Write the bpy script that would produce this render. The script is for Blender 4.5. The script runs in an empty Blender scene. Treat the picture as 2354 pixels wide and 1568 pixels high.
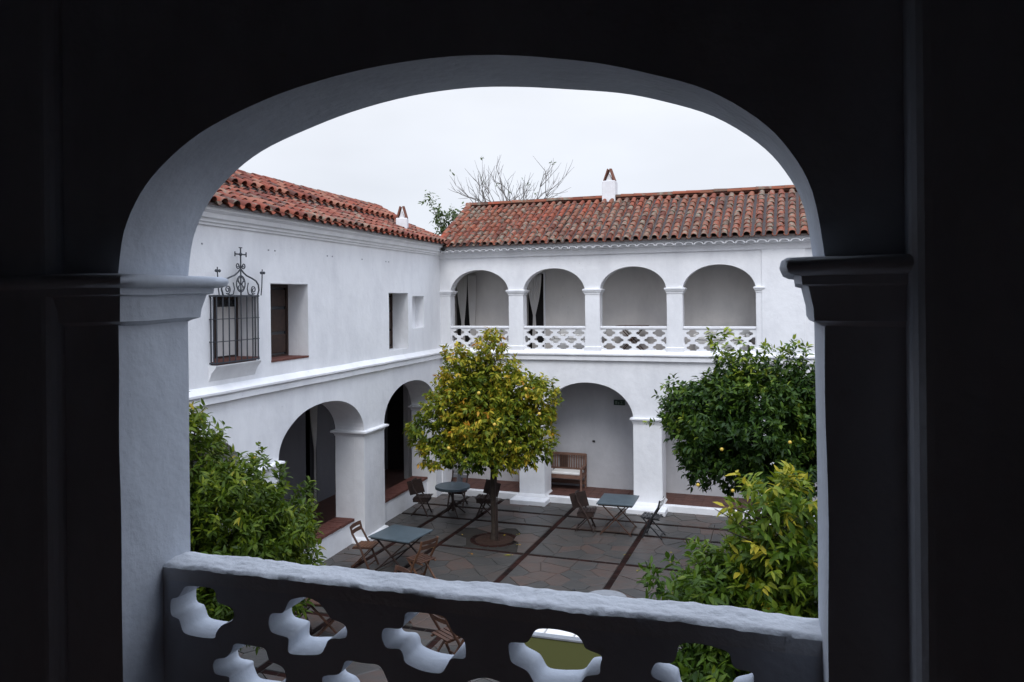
import bpy, bmesh, math, random
import numpy as np
from mathutils import Vector, Matrix, noise
from mathutils.geometry import tessellate_polygon
R = math.radians
rnd = random.Random(7)
scene = bpy.context.scene
col = scene.collection

# ------------------------------------------------------------------ camera
EYE = Vector((0, 0, 5.4))
YAW, ROLL = R(19.8176), -0.010101
fw = Vector((-math.sin(YAW), math.cos(YAW), 0))
r0 = Vector((math.cos(YAW), math.sin(YAW), 0))
u0 = r0.cross(fw)
rt = math.cos(ROLL) * r0 + math.sin(ROLL) * u0
up = -math.sin(ROLL) * r0 + math.cos(ROLL) * u0
cam_d = bpy.data.cameras.new("camera")
cam = bpy.data.objects.new("camera", cam_d)
col.objects.link(cam)
cam.matrix_world = Matrix(((rt.x, up.x, -fw.x, EYE.x), (rt.y, up.y, -fw.y, EYE.y), (rt.z, up.z, -fw.z, EYE.z), (0, 0, 0, 1)))
cam_d.sensor_width = 36
cam_d.lens = 1800 / 2353 * 36
cam_d.shift_y = -96 / 2353
cam_d.clip_start = 0.05
cam_d.clip_end = 2000
scene.camera = cam

# ------------------------------------------------------------------ sky and sun
SUN_EL, SUN_AZ = R(50), R(163)      # azimuth measured from +Y (north) clockwise
w = bpy.data.worlds.new("World")
scene.world = w
w.use_nodes = True
nt = w.node_tree
nt.nodes.clear()
N = nt.nodes.new
out = N('ShaderNodeOutputWorld')
bg1 = N('ShaderNodeBackground'); bg2 = N('ShaderNodeBackground'); mix = N('ShaderNodeMixShader')
sky = N('ShaderNodeTexSky'); sky.sky_type = 'NISHITA'; sky.sun_disc = False
sky.sun_elevation = SUN_EL; sky.sun_rotation = SUN_AZ
nt.links.new(sky.outputs[0], bg1.inputs[0]); bg1.inputs[1].default_value = 0.08
geo = N('ShaderNodeTexCoord'); sep = N('ShaderNodeSeparateXYZ')
nt.links.new(geo.outputs['Generated'], sep.inputs[0])
ramp = N('ShaderNodeValToRGB')
ramp.color_ramp.elements[0].position = 0.0; ramp.color_ramp.elements[0].color = (0.675, 0.71, 0.79, 1)
ramp.color_ramp.elements[1].position = 1.0; ramp.color_ramp.elements[1].color = (1.95, 2.20, 2.72, 1)
e = ramp.color_ramp.elements.new(0.25); e.color = (0.80, 0.825, 0.88, 1)
nt.links.new(sep.outputs['Z'], ramp.inputs[0])
ns = N('ShaderNodeTexNoise'); ns.inputs['Scale'].default_value = 2.2; ns.inputs['Detail'].default_value = 4
mp = N('ShaderNodeMapping'); mp.inputs['Scale'].default_value = (1, 1, 2.6)
nt.links.new(geo.outputs['Generated'], mp.inputs[0]); nt.links.new(mp.outputs[0], ns.inputs['Vector'])
mr = N('ShaderNodeMapRange'); mr.inputs['From Min'].default_value = 0.3; mr.inputs['From Max'].default_value = 0.7
mr.inputs['To Min'].default_value = 0.90; mr.inputs['To Max'].default_value = 1.07
nt.links.new(ns.outputs[0], mr.inputs[0])
mul = N('ShaderNodeVectorMath'); mul.operation = 'SCALE'
nt.links.new(ramp.outputs[0], mul.inputs[0]); nt.links.new(mr.outputs[0], mul.inputs['Scale'])
nt.links.new(mul.outputs[0], bg2.inputs[0]); bg2.inputs[1].default_value = 1.02
mix.inputs[0].default_value = 0.9
nt.links.new(bg1.outputs[0], mix.inputs[1]); nt.links.new(bg2.outputs[0], mix.inputs[2]); nt.links.new(mix.outputs[0], out.inputs[0])
sd = bpy.data.lights.new("sun", 'SUN'); sd.energy = 1.25; sd.angle = R(28); sd.color = (1, 0.98, 0.95)
so = bpy.data.objects.new("sun", sd); col.objects.link(so)
sdir = Vector((math.sin(SUN_AZ) * math.cos(SUN_EL), math.cos(SUN_AZ) * math.cos(SUN_EL), math.sin(SUN_EL)))
so.rotation_euler = (-sdir).to_track_quat('-Z', 'Y').to_euler()
so.location = (0, 0, 30)
vs = scene.view_settings
vs.view_transform = 'Standard'; vs.look = 'None'; vs.exposure = 0.25; vs.gamma = 1.0; vs.use_curve_mapping = False
scene.render.engine = 'CYCLES'
scene.cycles.max_bounces = 8; scene.cycles.diffuse_bounces = 5

# ------------------------------------------------------------------ materials
def mat(name, base, rough=0.8, spec=0.3, metal=0.0, var=None, vscale=3.0, bump=0.0, bscale=60.0, bump2=0.0, b2scale=8.0, attr=False, bdist=0.01, trans=0.0):
    m = bpy.data.materials.new(name); m.use_nodes = True
    t = m.node_tree; L = t.links.new; n = t.nodes.new
    b = t.nodes['Principled BSDF']
    b.inputs['Base Color'].default_value = (*base, 1); b.inputs['Roughness'].default_value = rough
    b.inputs['Specular IOR Level'].default_value = spec; b.inputs['Metallic'].default_value = metal
    tc = n('ShaderNodeTexCoord')
    g = n('ShaderNodeNewGeometry')
    colout = None
    if var:
        nz = n('ShaderNodeTexNoise'); nz.inputs['Scale'].default_value = vscale; nz.inputs['Detail'].default_value = 6; nz.inputs['Roughness'].default_value = 0.62
        L(g.outputs['Position'], nz.inputs['Vector'])
        rp = n('ShaderNodeValToRGB')
        rp.color_ramp.elements[0].position = 0.35; rp.color_ramp.elements[1].position = 0.68
        rp.color_ramp.elements[0].color = (*base, 1); rp.color_ramp.elements[1].color = (*var, 1)
        L(nz.outputs[0], rp.inputs[0]); colout = rp.outputs[0]
        L(colout, b.inputs['Base Color'])
    h = None
    if bump or bump2:
        prev = None
        for st, sc, dd in ((bump2, b2scale, 3), (bump, bscale, 5)):
            if not st: continue
            nz = n('ShaderNodeTexNoise'); nz.inputs['Scale'].default_value = sc; nz.inputs['Detail'].default_value = dd
            L(g.outputs['Position'], nz.inputs['Vector'])
            bp = n('ShaderNodeBump'); bp.inputs['Strength'].default_value = st; bp.inputs['Distance'].default_value = bdist if sc == bscale else bdist * 4
            L(nz.outputs[0], bp.inputs['Height'])
            if prev: L(prev.outputs[0], bp.inputs['Normal'])
            prev = bp
        L(prev.outputs[0], b.inputs['Normal'])
    if trans:
        b.inputs['Transmission Weight'].default_value = 0
    return m

def plaster(name, base, stain=0.0, rough_bump=0.25):
    m = mat(name, base, 0.85, 0.2, bump=rough_bump, bscale=45, bump2=0.45, b2scale=5.0, bdist=0.006)
    t = m.node_tree; L = t.links.new; n = t.nodes.new; b = t.nodes['Principled BSDF']
    g = n('ShaderNodeNewGeometry')
    nz = n('ShaderNodeTexNoise'); nz.inputs['Scale'].default_value = 1.3; nz.inputs['Detail'].default_value = 8; nz.inputs['Roughness'].default_value = 0.65
    mp = n('ShaderNodeMapping'); mp.inputs['Scale'].default_value = (1.3, 1.3, 0.6)
    L(g.outputs['Position'], mp.inputs[0]); L(mp.outputs[0], nz.inputs['Vector'])
    rp = n('ShaderNodeValToRGB')
    rp.color_ramp.elements[0].position = 0.3; rp.color_ramp.elements[1].position = 0.6
    d = tuple(c * (1 - 0.14 - stain) for c in base)
    rp.color_ramp.elements[0].color = (d[0], d[1], d[2] * 1.01, 1); rp.color_ramp.elements[1].color = (*base, 1)
    L(nz.outputs[0], rp.inputs[0])
    # sparse small grey spots and scuffs
    sp = n('ShaderNodeTexNoise'); sp.inputs['Scale'].default_value = 14; sp.inputs['Detail'].default_value = 3
    L(g.outputs['Position'], sp.inputs['Vector'])
    r2 = n('ShaderNodeValToRGB'); r2.color_ramp.elements[0].position = 0.70; r2.color_ramp.elements[1].position = 0.78
    r2.color_ramp.elements[0].color = (0, 0, 0, 1); r2.color_ramp.elements[1].color = (0.35 + stain, 0.35 + stain, 0.35 + stain, 1)
    L(sp.outputs[0], r2.inputs[0])
    mx = n('ShaderNodeMix'); mx.data_type = 'RGBA'
    L(r2.outputs[0], mx.inputs[0]); L(rp.outputs[0], mx.inputs[6]); mx.inputs[7].default_value = (0.42, 0.42, 0.42, 1)
    L(mx.outputs[2], b.inputs['Base Color'])
    return m

M = {}
M['white'] = plaster('white_plaster', (0.80, 0.80, 0.81))
M['white_old'] = plaster('weathered_white_plaster', (0.78, 0.78, 0.79), stain=0.10, rough_bump=0.5)
M['coping'] = plaster('rough_limewash', (0.66, 0.68, 0.71), stain=0.12, rough_bump=0.9)
M['inner'] = plaster('inner_plaster', (0.68, 0.65, 0.62))
M['arcade_inner'] = plaster('shaded_arcade_plaster', (0.50, 0.50, 0.52))  # plaster darkened to put the arcade's shade into its colour
M['near'] = plaster('shaded_gallery_whitewash', (0.60, 0.64, 0.70), stain=0.10, rough_bump=0.4)  # whitewash darkened and blued to imitate shade on the near arch
M['vent'] = mat('grey_vent', (0.30, 0.30, 0.32), 0.9)
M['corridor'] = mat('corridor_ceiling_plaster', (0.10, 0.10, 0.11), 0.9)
M['inner_dim'] = plaster('shaded_inner_plaster', (0.20, 0.20, 0.22))  # dark colour stands in for shade deep in the left corridor
M['gallery_tile'] = mat('gallery_floor_clay', (0.19, 0.11, 0.085), 0.6, 0.4, var=(0.13, 0.075, 0.06), vscale=4)
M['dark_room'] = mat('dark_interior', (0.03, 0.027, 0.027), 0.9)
M['gallery_room'] = mat('gallery_plaster', (0.50, 0.50, 0.53), 0.9, bump=0.2)
M['brick'] = mat('red_clay_brick', (0.15, 0.055, 0.040), 0.8, 0.3, var=(0.09, 0.035, 0.028), vscale=9, bump=0.4, bscale=50)
M['strip'] = mat('dark_mossy_brick', (0.005, 0.004, 0.004), 0.95, 0.08, var=(0.034, 0.013, 0.010), vscale=1.6, bump=0.4, bscale=40)
M['floor_tile'] = mat('arcade_floor_tile', (0.11, 0.050, 0.038), 0.65, 0.4, var=(0.075, 0.034, 0.028), vscale=4, bump=0.2)
M['mortar'] = mat('paving_mortar', (0.034, 0.030, 0.026), 0.9, 0.2, var=(0.024, 0.021, 0.018), vscale=6, bump=0.4)
M['soil'] = mat('dry_soil', (0.045, 0.026, 0.020), 0.95, 0.1, var=(0.03, 0.018, 0.014), vscale=12, bump=0.8, bscale=30)
M['earth'] = mat('distant_earth', (0.16, 0.13, 0.09), 0.95, 0.1, var=(0.08, 0.10, 0.05), vscale=0.05)
M['wood'] = mat('brown_teak', (0.085, 0.038, 0.022), 0.55, 0.4, var=(0.05, 0.024, 0.016), vscale=14, bump=0.2)
M['wood_pale'] = mat('worn_orange_teak', (0.15, 0.068, 0.034), 0.6, 0.4, var=(0.09, 0.042, 0.022), vscale=14, bump=0.2)
M['bench_wood'] = mat('bench_teak', (0.20, 0.115, 0.085), 0.6, 0.3, var=(0.14, 0.075, 0.055), vscale=12, bump=0.2)
M['darkwood'] = mat('dark_stained_wood', (0.022, 0.014, 0.012), 0.6, 0.35, var=(0.04, 0.022, 0.017), vscale=8, bump=0.2)
M['shutter'] = mat('window_dark_oak', (0.045, 0.024, 0.017), 0.6, 0.35, var=(0.025, 0.015, 0.012), vscale=9, bump=0.2)
M['iron'] = mat('wrought_iron', (0.045, 0.05, 0.06), 0.55, 0.5, metal=0.3, bump=0.2, bscale=90)
M['black_iron'] = mat('black_painted_metal', (0.018, 0.018, 0.02), 0.5, 0.5)
M['slate'] = mat('blue_grey_table_top', (0.075, 0.10, 0.115), 0.38, 0.5, var=(0.055, 0.075, 0.085), vscale=6, bump=0.1)
M['stone_top'] = mat('grey_stone_top', (0.24, 0.25, 0.27), 0.5, 0.4, var=(0.18, 0.19, 0.20), vscale=12, bump=0.1)
M['cushion'] = mat('white_cushion_cloth', (0.72, 0.71, 0.69), 0.9, 0.2, bump=0.2, bscale=120)
M['olive'] = mat('olive_cloth', (0.11, 0.115, 0.04), 0.9, 0.2, bump=0.2, bscale=120)
M['curtain'] = mat('white_curtain_cloth', (0.66, 0.64, 0.62), 0.9, 0.2, bump=0.2, bscale=120)
M['dark_fabric'] = mat('grey_mesh_cloth', (0.16, 0.16, 0.17), 0.9, 0.2)
M['pane'] = mat('window_glass', (0.02, 0.022, 0.025), 0.08, 0.6)
M['sign'] = mat('exit_sign_green', (0.010, 0.030, 0.018), 0.4, 0.4)
M['sign_mark'] = mat('exit_sign_mark', (0.12, 0.16, 0.13), 0.5, 0.3)
M['bark'] = mat('grey_brown_bark', (0.055, 0.042, 0.034), 0.9, 0.2, var=(0.03, 0.024, 0.02), vscale=10, bump=0.6, bscale=25)
M['bark_far'] = mat('pale_grey_bark', (0.20, 0.18, 0.17), 0.9, 0.2, var=(0.13, 0.12, 0.115), vscale=5)
M['orange'] = mat('ripe_orange_skin', (0.60, 0.42, 0.07), 0.45, 0.4, bump=0.2, bscale=200)
M['ceiling'] = mat('gallery_ceiling_plaster', (0.22, 0.22, 0.23), 0.8, 0.2, bump=0.2)

def tile_mat(name, cols, lichen):
    m = mat(name, cols[0], 0.8, 0.25, bump=0.5, bscale=70, bdist=0.006)
    t = m.node_tree; L = t.links.new; n = t.nodes.new; b = t.nodes['Principled BSDF']
    at = n('ShaderNodeAttribute'); at.attribute_name = 'tint'
    sp = n('ShaderNodeSeparateColor'); L(at.outputs['Color'], sp.inputs[0])
    rp = n('ShaderNodeValToRGB'); el = rp.color_ramp.elements
    k = len(cols)
    el[0].position = 0; el[0].color = (*cols[0], 1); el[1].position = 1; el[1].color = (*cols[-1], 1)
    for i in range(1, k - 1):
        q = el.new(i / (k - 1)); q.color = (*cols[i], 1)
    L(sp.outputs[0], rp.inputs[0])
    g = n('ShaderNodeNewGeometry')
    nz = n('ShaderNodeTexNoise'); nz.inputs['Scale'].default_value = 11; nz.inputs['Detail'].default_value = 6; nz.inputs['Roughness'].default_value = 0.7
    L(g.outputs['Position'], nz.inputs['Vector'])
    ad = n('ShaderNodeMath'); ad.operation = 'MULTIPLY_ADD'; L(sp.outputs[1], ad.inputs[0]); ad.inputs[1].default_value = 0.28; 
    L(nz.outputs[0], ad.inputs[2])
    r2 = n('ShaderNodeValToRGB'); r2.color_ramp.elements[0].position = 0.74 - lichen; r2.color_ramp.elements[1].position = 0.86 - lichen
    L(ad.outputs[0], r2.inputs[0])
    nz2 = n('ShaderNodeTexNoise'); nz2.inputs['Scale'].default_value = 5; L(g.outputs['Position'], nz2.inputs['Vector'])
    r3 = n('ShaderNodeValToRGB'); r3.color_ramp.elements[0].position = 0.4; r3.color_ramp.elements[1].position = 0.62
    r3.color_ramp.elements[0].color = (0.075, 0.065, 0.05, 1); r3.color_ramp.elements[1].color = (0.20, 0.21, 0.16, 1)
    L(nz2.outputs[0], r3.inputs[0])
    mx = n('ShaderNodeMix'); mx.data_type = 'RGBA'
    fm = n('ShaderNodeMath'); fm.operation = 'MULTIPLY'; L(r2.outputs[0], fm.inputs[0]); fm.inputs[1].default_value = 0.75
    L(fm.outputs[0], mx.inputs[0]); L(rp.outputs[0], mx.inputs[6]); L(r3.outputs[0], mx.inputs[7])
    L(mx.outputs[2], b.inputs['Base Color'])
    return m
M['tile_back'] = tile_mat('lichened_clay_tile', [(0.106, 0.033, 0.019), (0.200, 0.051, 0.026), (0.250, 0.079, 0.041), (0.163, 0.062, 0.033), (0.263, 0.055, 0.026)], 0.09)
M['tile_left'] = tile_mat('red_clay_tile', [(0.13, 0.034, 0.022), (0.24, 0.062, 0.034), (0.19, 0.050, 0.029), (0.28, 0.115, 0.072), (0.085, 0.032, 0.024)], 0.045)

def stone_mat(name, c1, c2, c3):
    m = mat(name, c1, 0.42, 0.5, bump=0.5, bscale=30, bump2=0.3, b2scale=6, bdist=0.006)
    t = m.node_tree; L = t.links.new; n = t.nodes.new; b = t.nodes['Principled BSDF']
    at = n('ShaderNodeAttribute'); at.attribute_name = 'tint'
    sp = n('ShaderNodeSeparateColor'); L(at.outputs['Color'], sp.inputs[0])
    g = n('ShaderNodeNewGeometry')
    nz = n('ShaderNodeTexNoise'); nz.inputs['Scale'].default_value = 3.2; nz.inputs['Detail'].default_value = 9; nz.inputs['Roughness'].default_value = 0.78
    mp = n('ShaderNodeMapping'); mp.inputs['Scale'].default_value = (0.7, 1.8, 1); mp.inputs['Rotation'].default_value = (0, 0, 0.3)
    L(g.outputs['Position'], mp.inputs[0]); L(mp.outputs[0], nz.inputs['Vector'])
    ad = n('ShaderNodeMath'); ad.operation = 'MULTIPLY_ADD'; L(sp.outputs[0], ad.inputs[0]); ad.inputs[1].default_value = 0.30
    sb = n('ShaderNodeMath'); sb.operation = 'SUBTRACT'; L(nz.outputs[0], sb.inputs[0]); sb.inputs[1].default_value = 0.12
    L(sb.outputs[0], ad.inputs[2])
    rp = n('ShaderNodeValToRGB'); el = rp.color_ramp.elements
    el[0].position = 0.2; el[0].color = (*c1, 1); el[1].position = 0.75; el[1].color = (*c3, 1)
    q = el.new(0.48); q.color = (*c2, 1)
    L(ad.outputs[0], rp.inputs[0]); L(rp.outputs[0], b.inputs['Base Color'])
    return m
M['flag'] = stone_mat('slate_flagstone', (0.031, 0.031, 0.030), (0.052, 0.048, 0.043), (0.084, 0.052, 0.040))

def leaf_mat(name, cols, tr=0.35):
    m = bpy.data.materials.new(name); m.use_nodes = True
    t = m.node_tree; L = t.links.new; n = t.nodes.new
    b = t.nodes['Principled BSDF']; o = t.nodes['Material Output']
    at = n('ShaderNodeAttribute'); at.attribute_name = 'tint'
    sp = n('ShaderNodeSeparateColor'); L(at.outputs['Color'], sp.inputs[0])
    rp = n('ShaderNodeValToRGB'); el = rp.color_ramp.elements
    k = len(cols)
    el[0].position = cols[0][0]; el[0].color = (*cols[0][1], 1); el[1].position = cols[-1][0]; el[1].color = (*cols[-1][1], 1)
    for ps, c in cols[1:-1]:
        q = el.new(ps); q.color = (*c, 1)
    L(sp.outputs[0], rp.inputs[0])
    L(rp.outputs[0], b.inputs['Base Color']); b.inputs['Roughness'].default_value = 0.5; b.inputs['Specular IOR Level'].default_value = 0.22
    tb = n('ShaderNodeBsdfTranslucent'); L(rp.outputs[0], tb.inputs[0])
    mx = n('ShaderNodeMixShader'); mx.inputs[0].default_value = tr
    L(b.outputs[0], mx.inputs[1]); L(tb.outputs[0], mx.inputs[2]); L(mx.outputs[0], o.inputs[0])
    return m
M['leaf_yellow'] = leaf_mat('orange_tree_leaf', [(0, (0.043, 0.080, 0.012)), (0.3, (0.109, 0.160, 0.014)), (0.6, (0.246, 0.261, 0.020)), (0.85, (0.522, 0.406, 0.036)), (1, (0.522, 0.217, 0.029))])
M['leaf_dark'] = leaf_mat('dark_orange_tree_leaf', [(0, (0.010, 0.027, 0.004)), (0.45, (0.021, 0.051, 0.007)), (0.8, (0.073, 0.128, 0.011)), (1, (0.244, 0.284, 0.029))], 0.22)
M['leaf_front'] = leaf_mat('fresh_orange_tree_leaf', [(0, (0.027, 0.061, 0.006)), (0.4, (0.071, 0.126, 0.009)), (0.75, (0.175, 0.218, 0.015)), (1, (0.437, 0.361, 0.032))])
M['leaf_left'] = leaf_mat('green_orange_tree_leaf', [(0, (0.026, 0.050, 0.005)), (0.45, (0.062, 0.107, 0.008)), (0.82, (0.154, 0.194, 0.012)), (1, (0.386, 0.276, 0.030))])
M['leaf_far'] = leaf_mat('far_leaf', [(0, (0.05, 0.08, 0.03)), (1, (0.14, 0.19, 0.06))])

# ------------------------------------------------------------------ object helpers
def tag(o, label=None, cat=None, group=None, kind=None):
    if label: o['label'] = label
    if cat: o['category'] = cat
    if group: o['group'] = group
    if kind: o['kind'] = kind
    return o
def empty(name, loc=(0, 0, 0), label=None, cat=None, group=None, kind=None, rz=0):
    o = bpy.data.objects.new(name, None); col.objects.link(o); o.location = loc; o.rotation_euler = (0, 0, rz)
    o.empty_display_size = 0.2
    return tag(o, label, cat, group, kind)
def link(name, me, parent=None):
    o = bpy.data.objects.new(name, me); col.objects.link(o)
    if parent: o.parent = parent
    return o
def copy_tree(o, parent=None):
    c = o.copy(); col.objects.link(c)
    if parent: c.parent = parent
    for ch in list(o.children): copy_tree(ch, c)
    return c

class MB:
    def __init__(s): s.v = []; s.f = []
    def add(s, vs, fs):
        b = len(s.v); s.v.extend([tuple(p) for p in vs]); s.f.extend([tuple(i + b for i in f) for f in fs]); return s
    def box(s, x0, x1, y0, y1, z0, z1, T=None):
        vs = [Vector((x, y, z)) for z in (z0, z1) for y in (y0, y1) for x in (x0, x1)]
        if T: vs = [T @ v if isinstance(T, Matrix) else T(v) for v in vs]
        return s.add(vs, [(0, 2, 3, 1), (4, 5, 7, 6), (0, 1, 5, 4), (2, 6, 7, 3), (0, 4, 6, 2), (1, 3, 7, 5)])
    def bar(s, a, b, wx, wy, ref=(0, 0, 1)):
        a, b = Vector(a), Vector(b); d = (b - a).normalized(); r = Vector(ref)
        if abs(d.dot(r)) > 0.97: r = Vector((0, 1, 0))
        x = d.cross(r).normalized(); y = x.cross(d).normalized()
        vs = []
        for p in (a, b):
            for sx, sy in ((-1, -1), (1, -1), (1, 1), (-1, 1)): vs.append(p + x * (sx * wx / 2) + y * (sy * wy / 2))
        return s.add(vs, [(0, 3, 2, 1), (4, 5, 6, 7), (0, 1, 5, 4), (1, 2, 6, 5), (2, 3, 7, 6), (3, 0, 4, 7)])
    def tube(s, pts, rad, n=6, caps=True):
        pts = [Vector(p) for p in pts]; k = len(pts)
        rads = rad if isinstance(rad, (list, tuple)) else [rad] * k
        vs = []; prevx = None
        for i, p in enumerate(pts):
            d = (pts[min(i + 1, k - 1)] - pts[max(i - 1, 0)]).normalized()
            if prevx is None:
                r = Vector((0, 0, 1)) if abs(d.z) < 0.9 else Vector((1, 0, 0))
                x = d.cross(r).normalized()
            else:
                x = (prevx - d * prevx.dot(d))
                x = x.normalized() if x.length > 1e-6 else d.orthogonal().normalized()
            prevx = x; y = d.cross(x)
            for j in range(n):
                a = 2 * math.pi * j / n
                vs.append(p + (x * math.cos(a) + y * math.sin(a)) * rads[i])
        fs = [(i * n + j, i * n + (j + 1) % n, (i + 1) * n + (j + 1) % n, (i + 1) * n + j) for i in range(k - 1) for j in range(n)]
        if caps: fs += [tuple(range(n - 1, -1, -1)), tuple((k - 1) * n + j for j in range(n))]
        return s.add(vs, fs)
    def ball(s, c, r, seg=8, rings=6, sz=1.0):
        c = Vector(c); vs = []
        for i in range(rings + 1):
            t = math.pi * i / rings
            for j in range(seg):
                a = 2 * math.pi * j / seg
                vs.append(c + Vector((math.sin(t) * math.cos(a) * r, math.sin(t) * math.sin(a) * r, math.cos(t) * r * sz)))
        fs = [(i * seg + j, (i + 1) * seg + j, (i + 1) * seg + (j + 1) % seg, i * seg + (j + 1) % seg) for i in range(rings) for j in range(seg)]
        return s.add(vs, fs)
    def disc(s, c, r, z0, z1, n=28, T=None):
        vs = [Vector((c[0] + r * math.cos(2 * math.pi * j / n), c[1] + r * math.sin(2 * math.pi * j / n), z)) for z in (z0, z1) for j in range(n)]
        if T: vs = [T(v) for v in vs]
        return s.add(vs, [tuple(range(n - 1, -1, -1)), tuple(range(n, 2 * n))] + [(j, (j + 1) % n, n + (j + 1) % n, n + j) for j in range(n)])
    def mesh(s, name, m, smooth=None, fix=True):
        me = bpy.data.meshes.new(name); me.from_pydata(s.v, [], s.f); me.update()
        if fix:
            bm = bmesh.new(); bm.from_mesh(me)
            bmesh.ops.recalc_face_normals(bm, faces=bm.faces); bm.to_mesh(me); bm.free()
        me.materials.append(m)
        if smooth is not None:
            for p in me.polygons: p.use_smooth = True
            me.set_sharp_from_angle(angle=R(smooth))
        return me
    def build(s, name, m, parent=None, smooth=None, bevel=0, seg=2, label=None, kind=None):
        o = link(name, s.mesh(name, m, smooth), parent)
        if bevel:
            b = o.modifiers.new('bevel', 'BEVEL'); b.width = bevel; b.segments = seg; b.limit_method = 'ANGLE'; b.angle_limit = R(40)
            b.use_clamp_overlap = True
        if label: o['label'] = label
        if kind: o['kind'] = kind
        return o

class Frame:      # wall frame: u along the wall, n outward (towards the courtyard), z up
    def __init__(s, o, u, n): s.o, s.u, s.n = Vector(o), Vector(u).normalized(), Vector(n).normalized()
    def __call__(s, u, n, z): return s.o + s.u * u + s.n * n + Vector((0, 0, z))
    def T(s, v): return s(v[0], v[1], v[2])

FB = Frame((0, 19.8, 0), (1, 0, 0), (0, -1, 0))
aL = R(3.2)
FL = Frame((-9.0, 15.2, 0), (-math.sin(aL), math.cos(aL), 0), (math.cos(aL), math.sin(aL), 0))
aN = R(2.4066)
wx = Vector((math.cos(aN), math.sin(aN), 0)); wy = Vector((-math.sin(aN), math.cos(aN), 0))
FN = Frame(wy * 2.046, wx, wy)            # our own gallery wall, outward face towards the courtyard
FR = Frame((4.3, 0, 0), (0, 1, 0), (-1, 0, 0))

def wob(p, amp, sc=1.7):
    q = Vector(p) * sc
    return Vector((noise.noise(q), noise.noise(q + Vector((31.4, 7, 2))), noise.noise(q + Vector((3, 47.1, 11))))) * amp

def arch_pts(u0, u1, zs, zt, n=22, power=2.0):
    c = (u0 + u1) / 2; a = (u1 - u0) / 2; h = zt - zs
    pts = []
    for i in range(n + 1):
        t = math.pi * (1 - i / n)
        ct, st = math.cos(t), math.sin(t)
        pts.append((c + a * math.copysign(abs(ct) ** (2 / power), ct), zs + h * abs(st) ** (2 / power)))
    return pts
def arch_notch(u0, u1, zb, zs, zt, n=22, power=2.0):
    return [(u0, zb)] + arch_pts(u0, u1, zs, zt, n, power) + [(u1, zb)]
def subdiv(poly, step):
    o = []
    k = len(poly)
    for i in range(k):
        a, b = poly[i], poly[(i + 1) % k]
        L = math.hypot(b[0] - a[0], b[1] - a[1]); m = max(1, int(L / step))
        for j in range(m): o.append((a[0] + (b[0] - a[0]) * j / m, a[1] + (b[1] - a[1]) * j / m))
    return o
def rect(u0, u1, z0, z1): return [(u0, z0), (u1, z0), (u1, z1), (u0, z1)]

def slab(F, outer, holes, n0, n1, wobble=0.0, step=None, wsc=1.7, depthseg=1, mb=None):
    """wall slab with openings; outline in (u,z), from depth n0 to n1"""
    mb = mb or MB()
    loops = [outer] + list(holes)
    if step: loops = [subdiv(l, step) for l in loops]
    flat = [p for l in loops for p in l]
    tris = tessellate_polygon([[Vector((p[0], p[1], 0)) for p in l] for l in loops])
    K = len(flat)
    vs = []
    for d in range(depthseg + 1):
        n = n0 + (n1 - n0) * d / depthseg
        for p in flat:
            q = F(p[0], n, p[1])
            if wobble:
                w_ = wob(q, wobble, wsc)
                if d in (0, depthseg): w_ = w_ - F.n * w_.dot(F.n)
                q = q + w_
            vs.append(q)
    fs = [t for t in tris] + [tuple(i + K * depthseg for i in reversed(t)) for t in tris]
    b = 0
    for l in loops:
        m = len(l)
        for d in range(depthseg):
            for i in range(m):
                j = (i + 1) % m
                fs.append((b + i + d * K, b + j + d * K, b + j + (d + 1) * K, b + i + (d + 1) * K))
        b += m
    return mb.add(vs, fs)

def mould_line(F, u0, u1, prof, mb=None, wobble=0.0, step=0.35, miter=(0, 0)):
    """profile list of (n,z) extruded along u; miter = end skew factors per unit n"""
    mb = mb or MB()
    k = max(1, int((u1 - u0) / step)); P = len(prof); vs = []
    for i in range(k + 1):
        t = i / k
        for n, z in prof:
            u = u0 + (u1 - u0) * t + (miter[0] * n * (1 - t)) + (miter[1] * n * t)
            q = F(u, n, z)
            if wobble: q = q + wob(q, wobble, 1.3)
            vs.append(q)
    fs = [(i * P + j, i * P + (j + 1) % P, (i + 1) * P + (j + 1) % P, (i + 1) * P + j) for i in range(k) for j in range(P)]
    fs += [tuple(range(P - 1, -1, -1)), tuple(k * P + j for j in range(P))]
    return mb.add(vs, fs)

def capital(F, u0, u1, n0, n1, prof, mb=None, wobble=0.0):
    """moulding wrapped round a rectangle; prof list of (outset,z)"""
    mb = mb or MB()
    S = 6
    base = []
    cs = [(u0, n0, -1, -1), (u1, n0, 1, -1), (u1, n1, 1, 1), (u0, n1, -1, 1)]
    for a in range(4):
        A, B = cs[a], cs[(a + 1) % 4]
        for j in range(S):
            t = j / S
            base.append((A[0] + (B[0] - A[0]) * t, A[1] + (B[1] - A[1]) * t, A[2] + (B[2] - A[2]) * t, A[3] + (B[3] - A[3]) * t))
    vs = []; n = len(base)
    for o, z in prof:
        for (u, d, su, sn) in base:
            q = F(u + su * o, d + sn * o, z)
            if wobble: q = q + wob(q, wobble, 4.0)
            vs.append(q)
    fs = [(i * n + j, i * n + (j + 1) % n, (i + 1) * n + (j + 1) % n, (i + 1) * n + j) for i in range(len(prof) - 1) for j in range(n)]
    fs += [tuple(range(n - 1, -1, -1)), tuple((len(prof) - 1) * n + j for j in range(n))]
    return mb.add(vs, fs)

def project(p):
    d = Vector(p) - EYE; z = d.dot(fw)
    if z < 0.1: return None
    return (1176.5 + 1800 * d.dot(rt) / z, 688 - 1800 * d.dot(up) / z, z)
def in_view(p, m=30):
    q = project(p)
    return q is not None and 420 - m < q[0] < 1885 + m and -m < q[1] < 1568 + m

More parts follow.
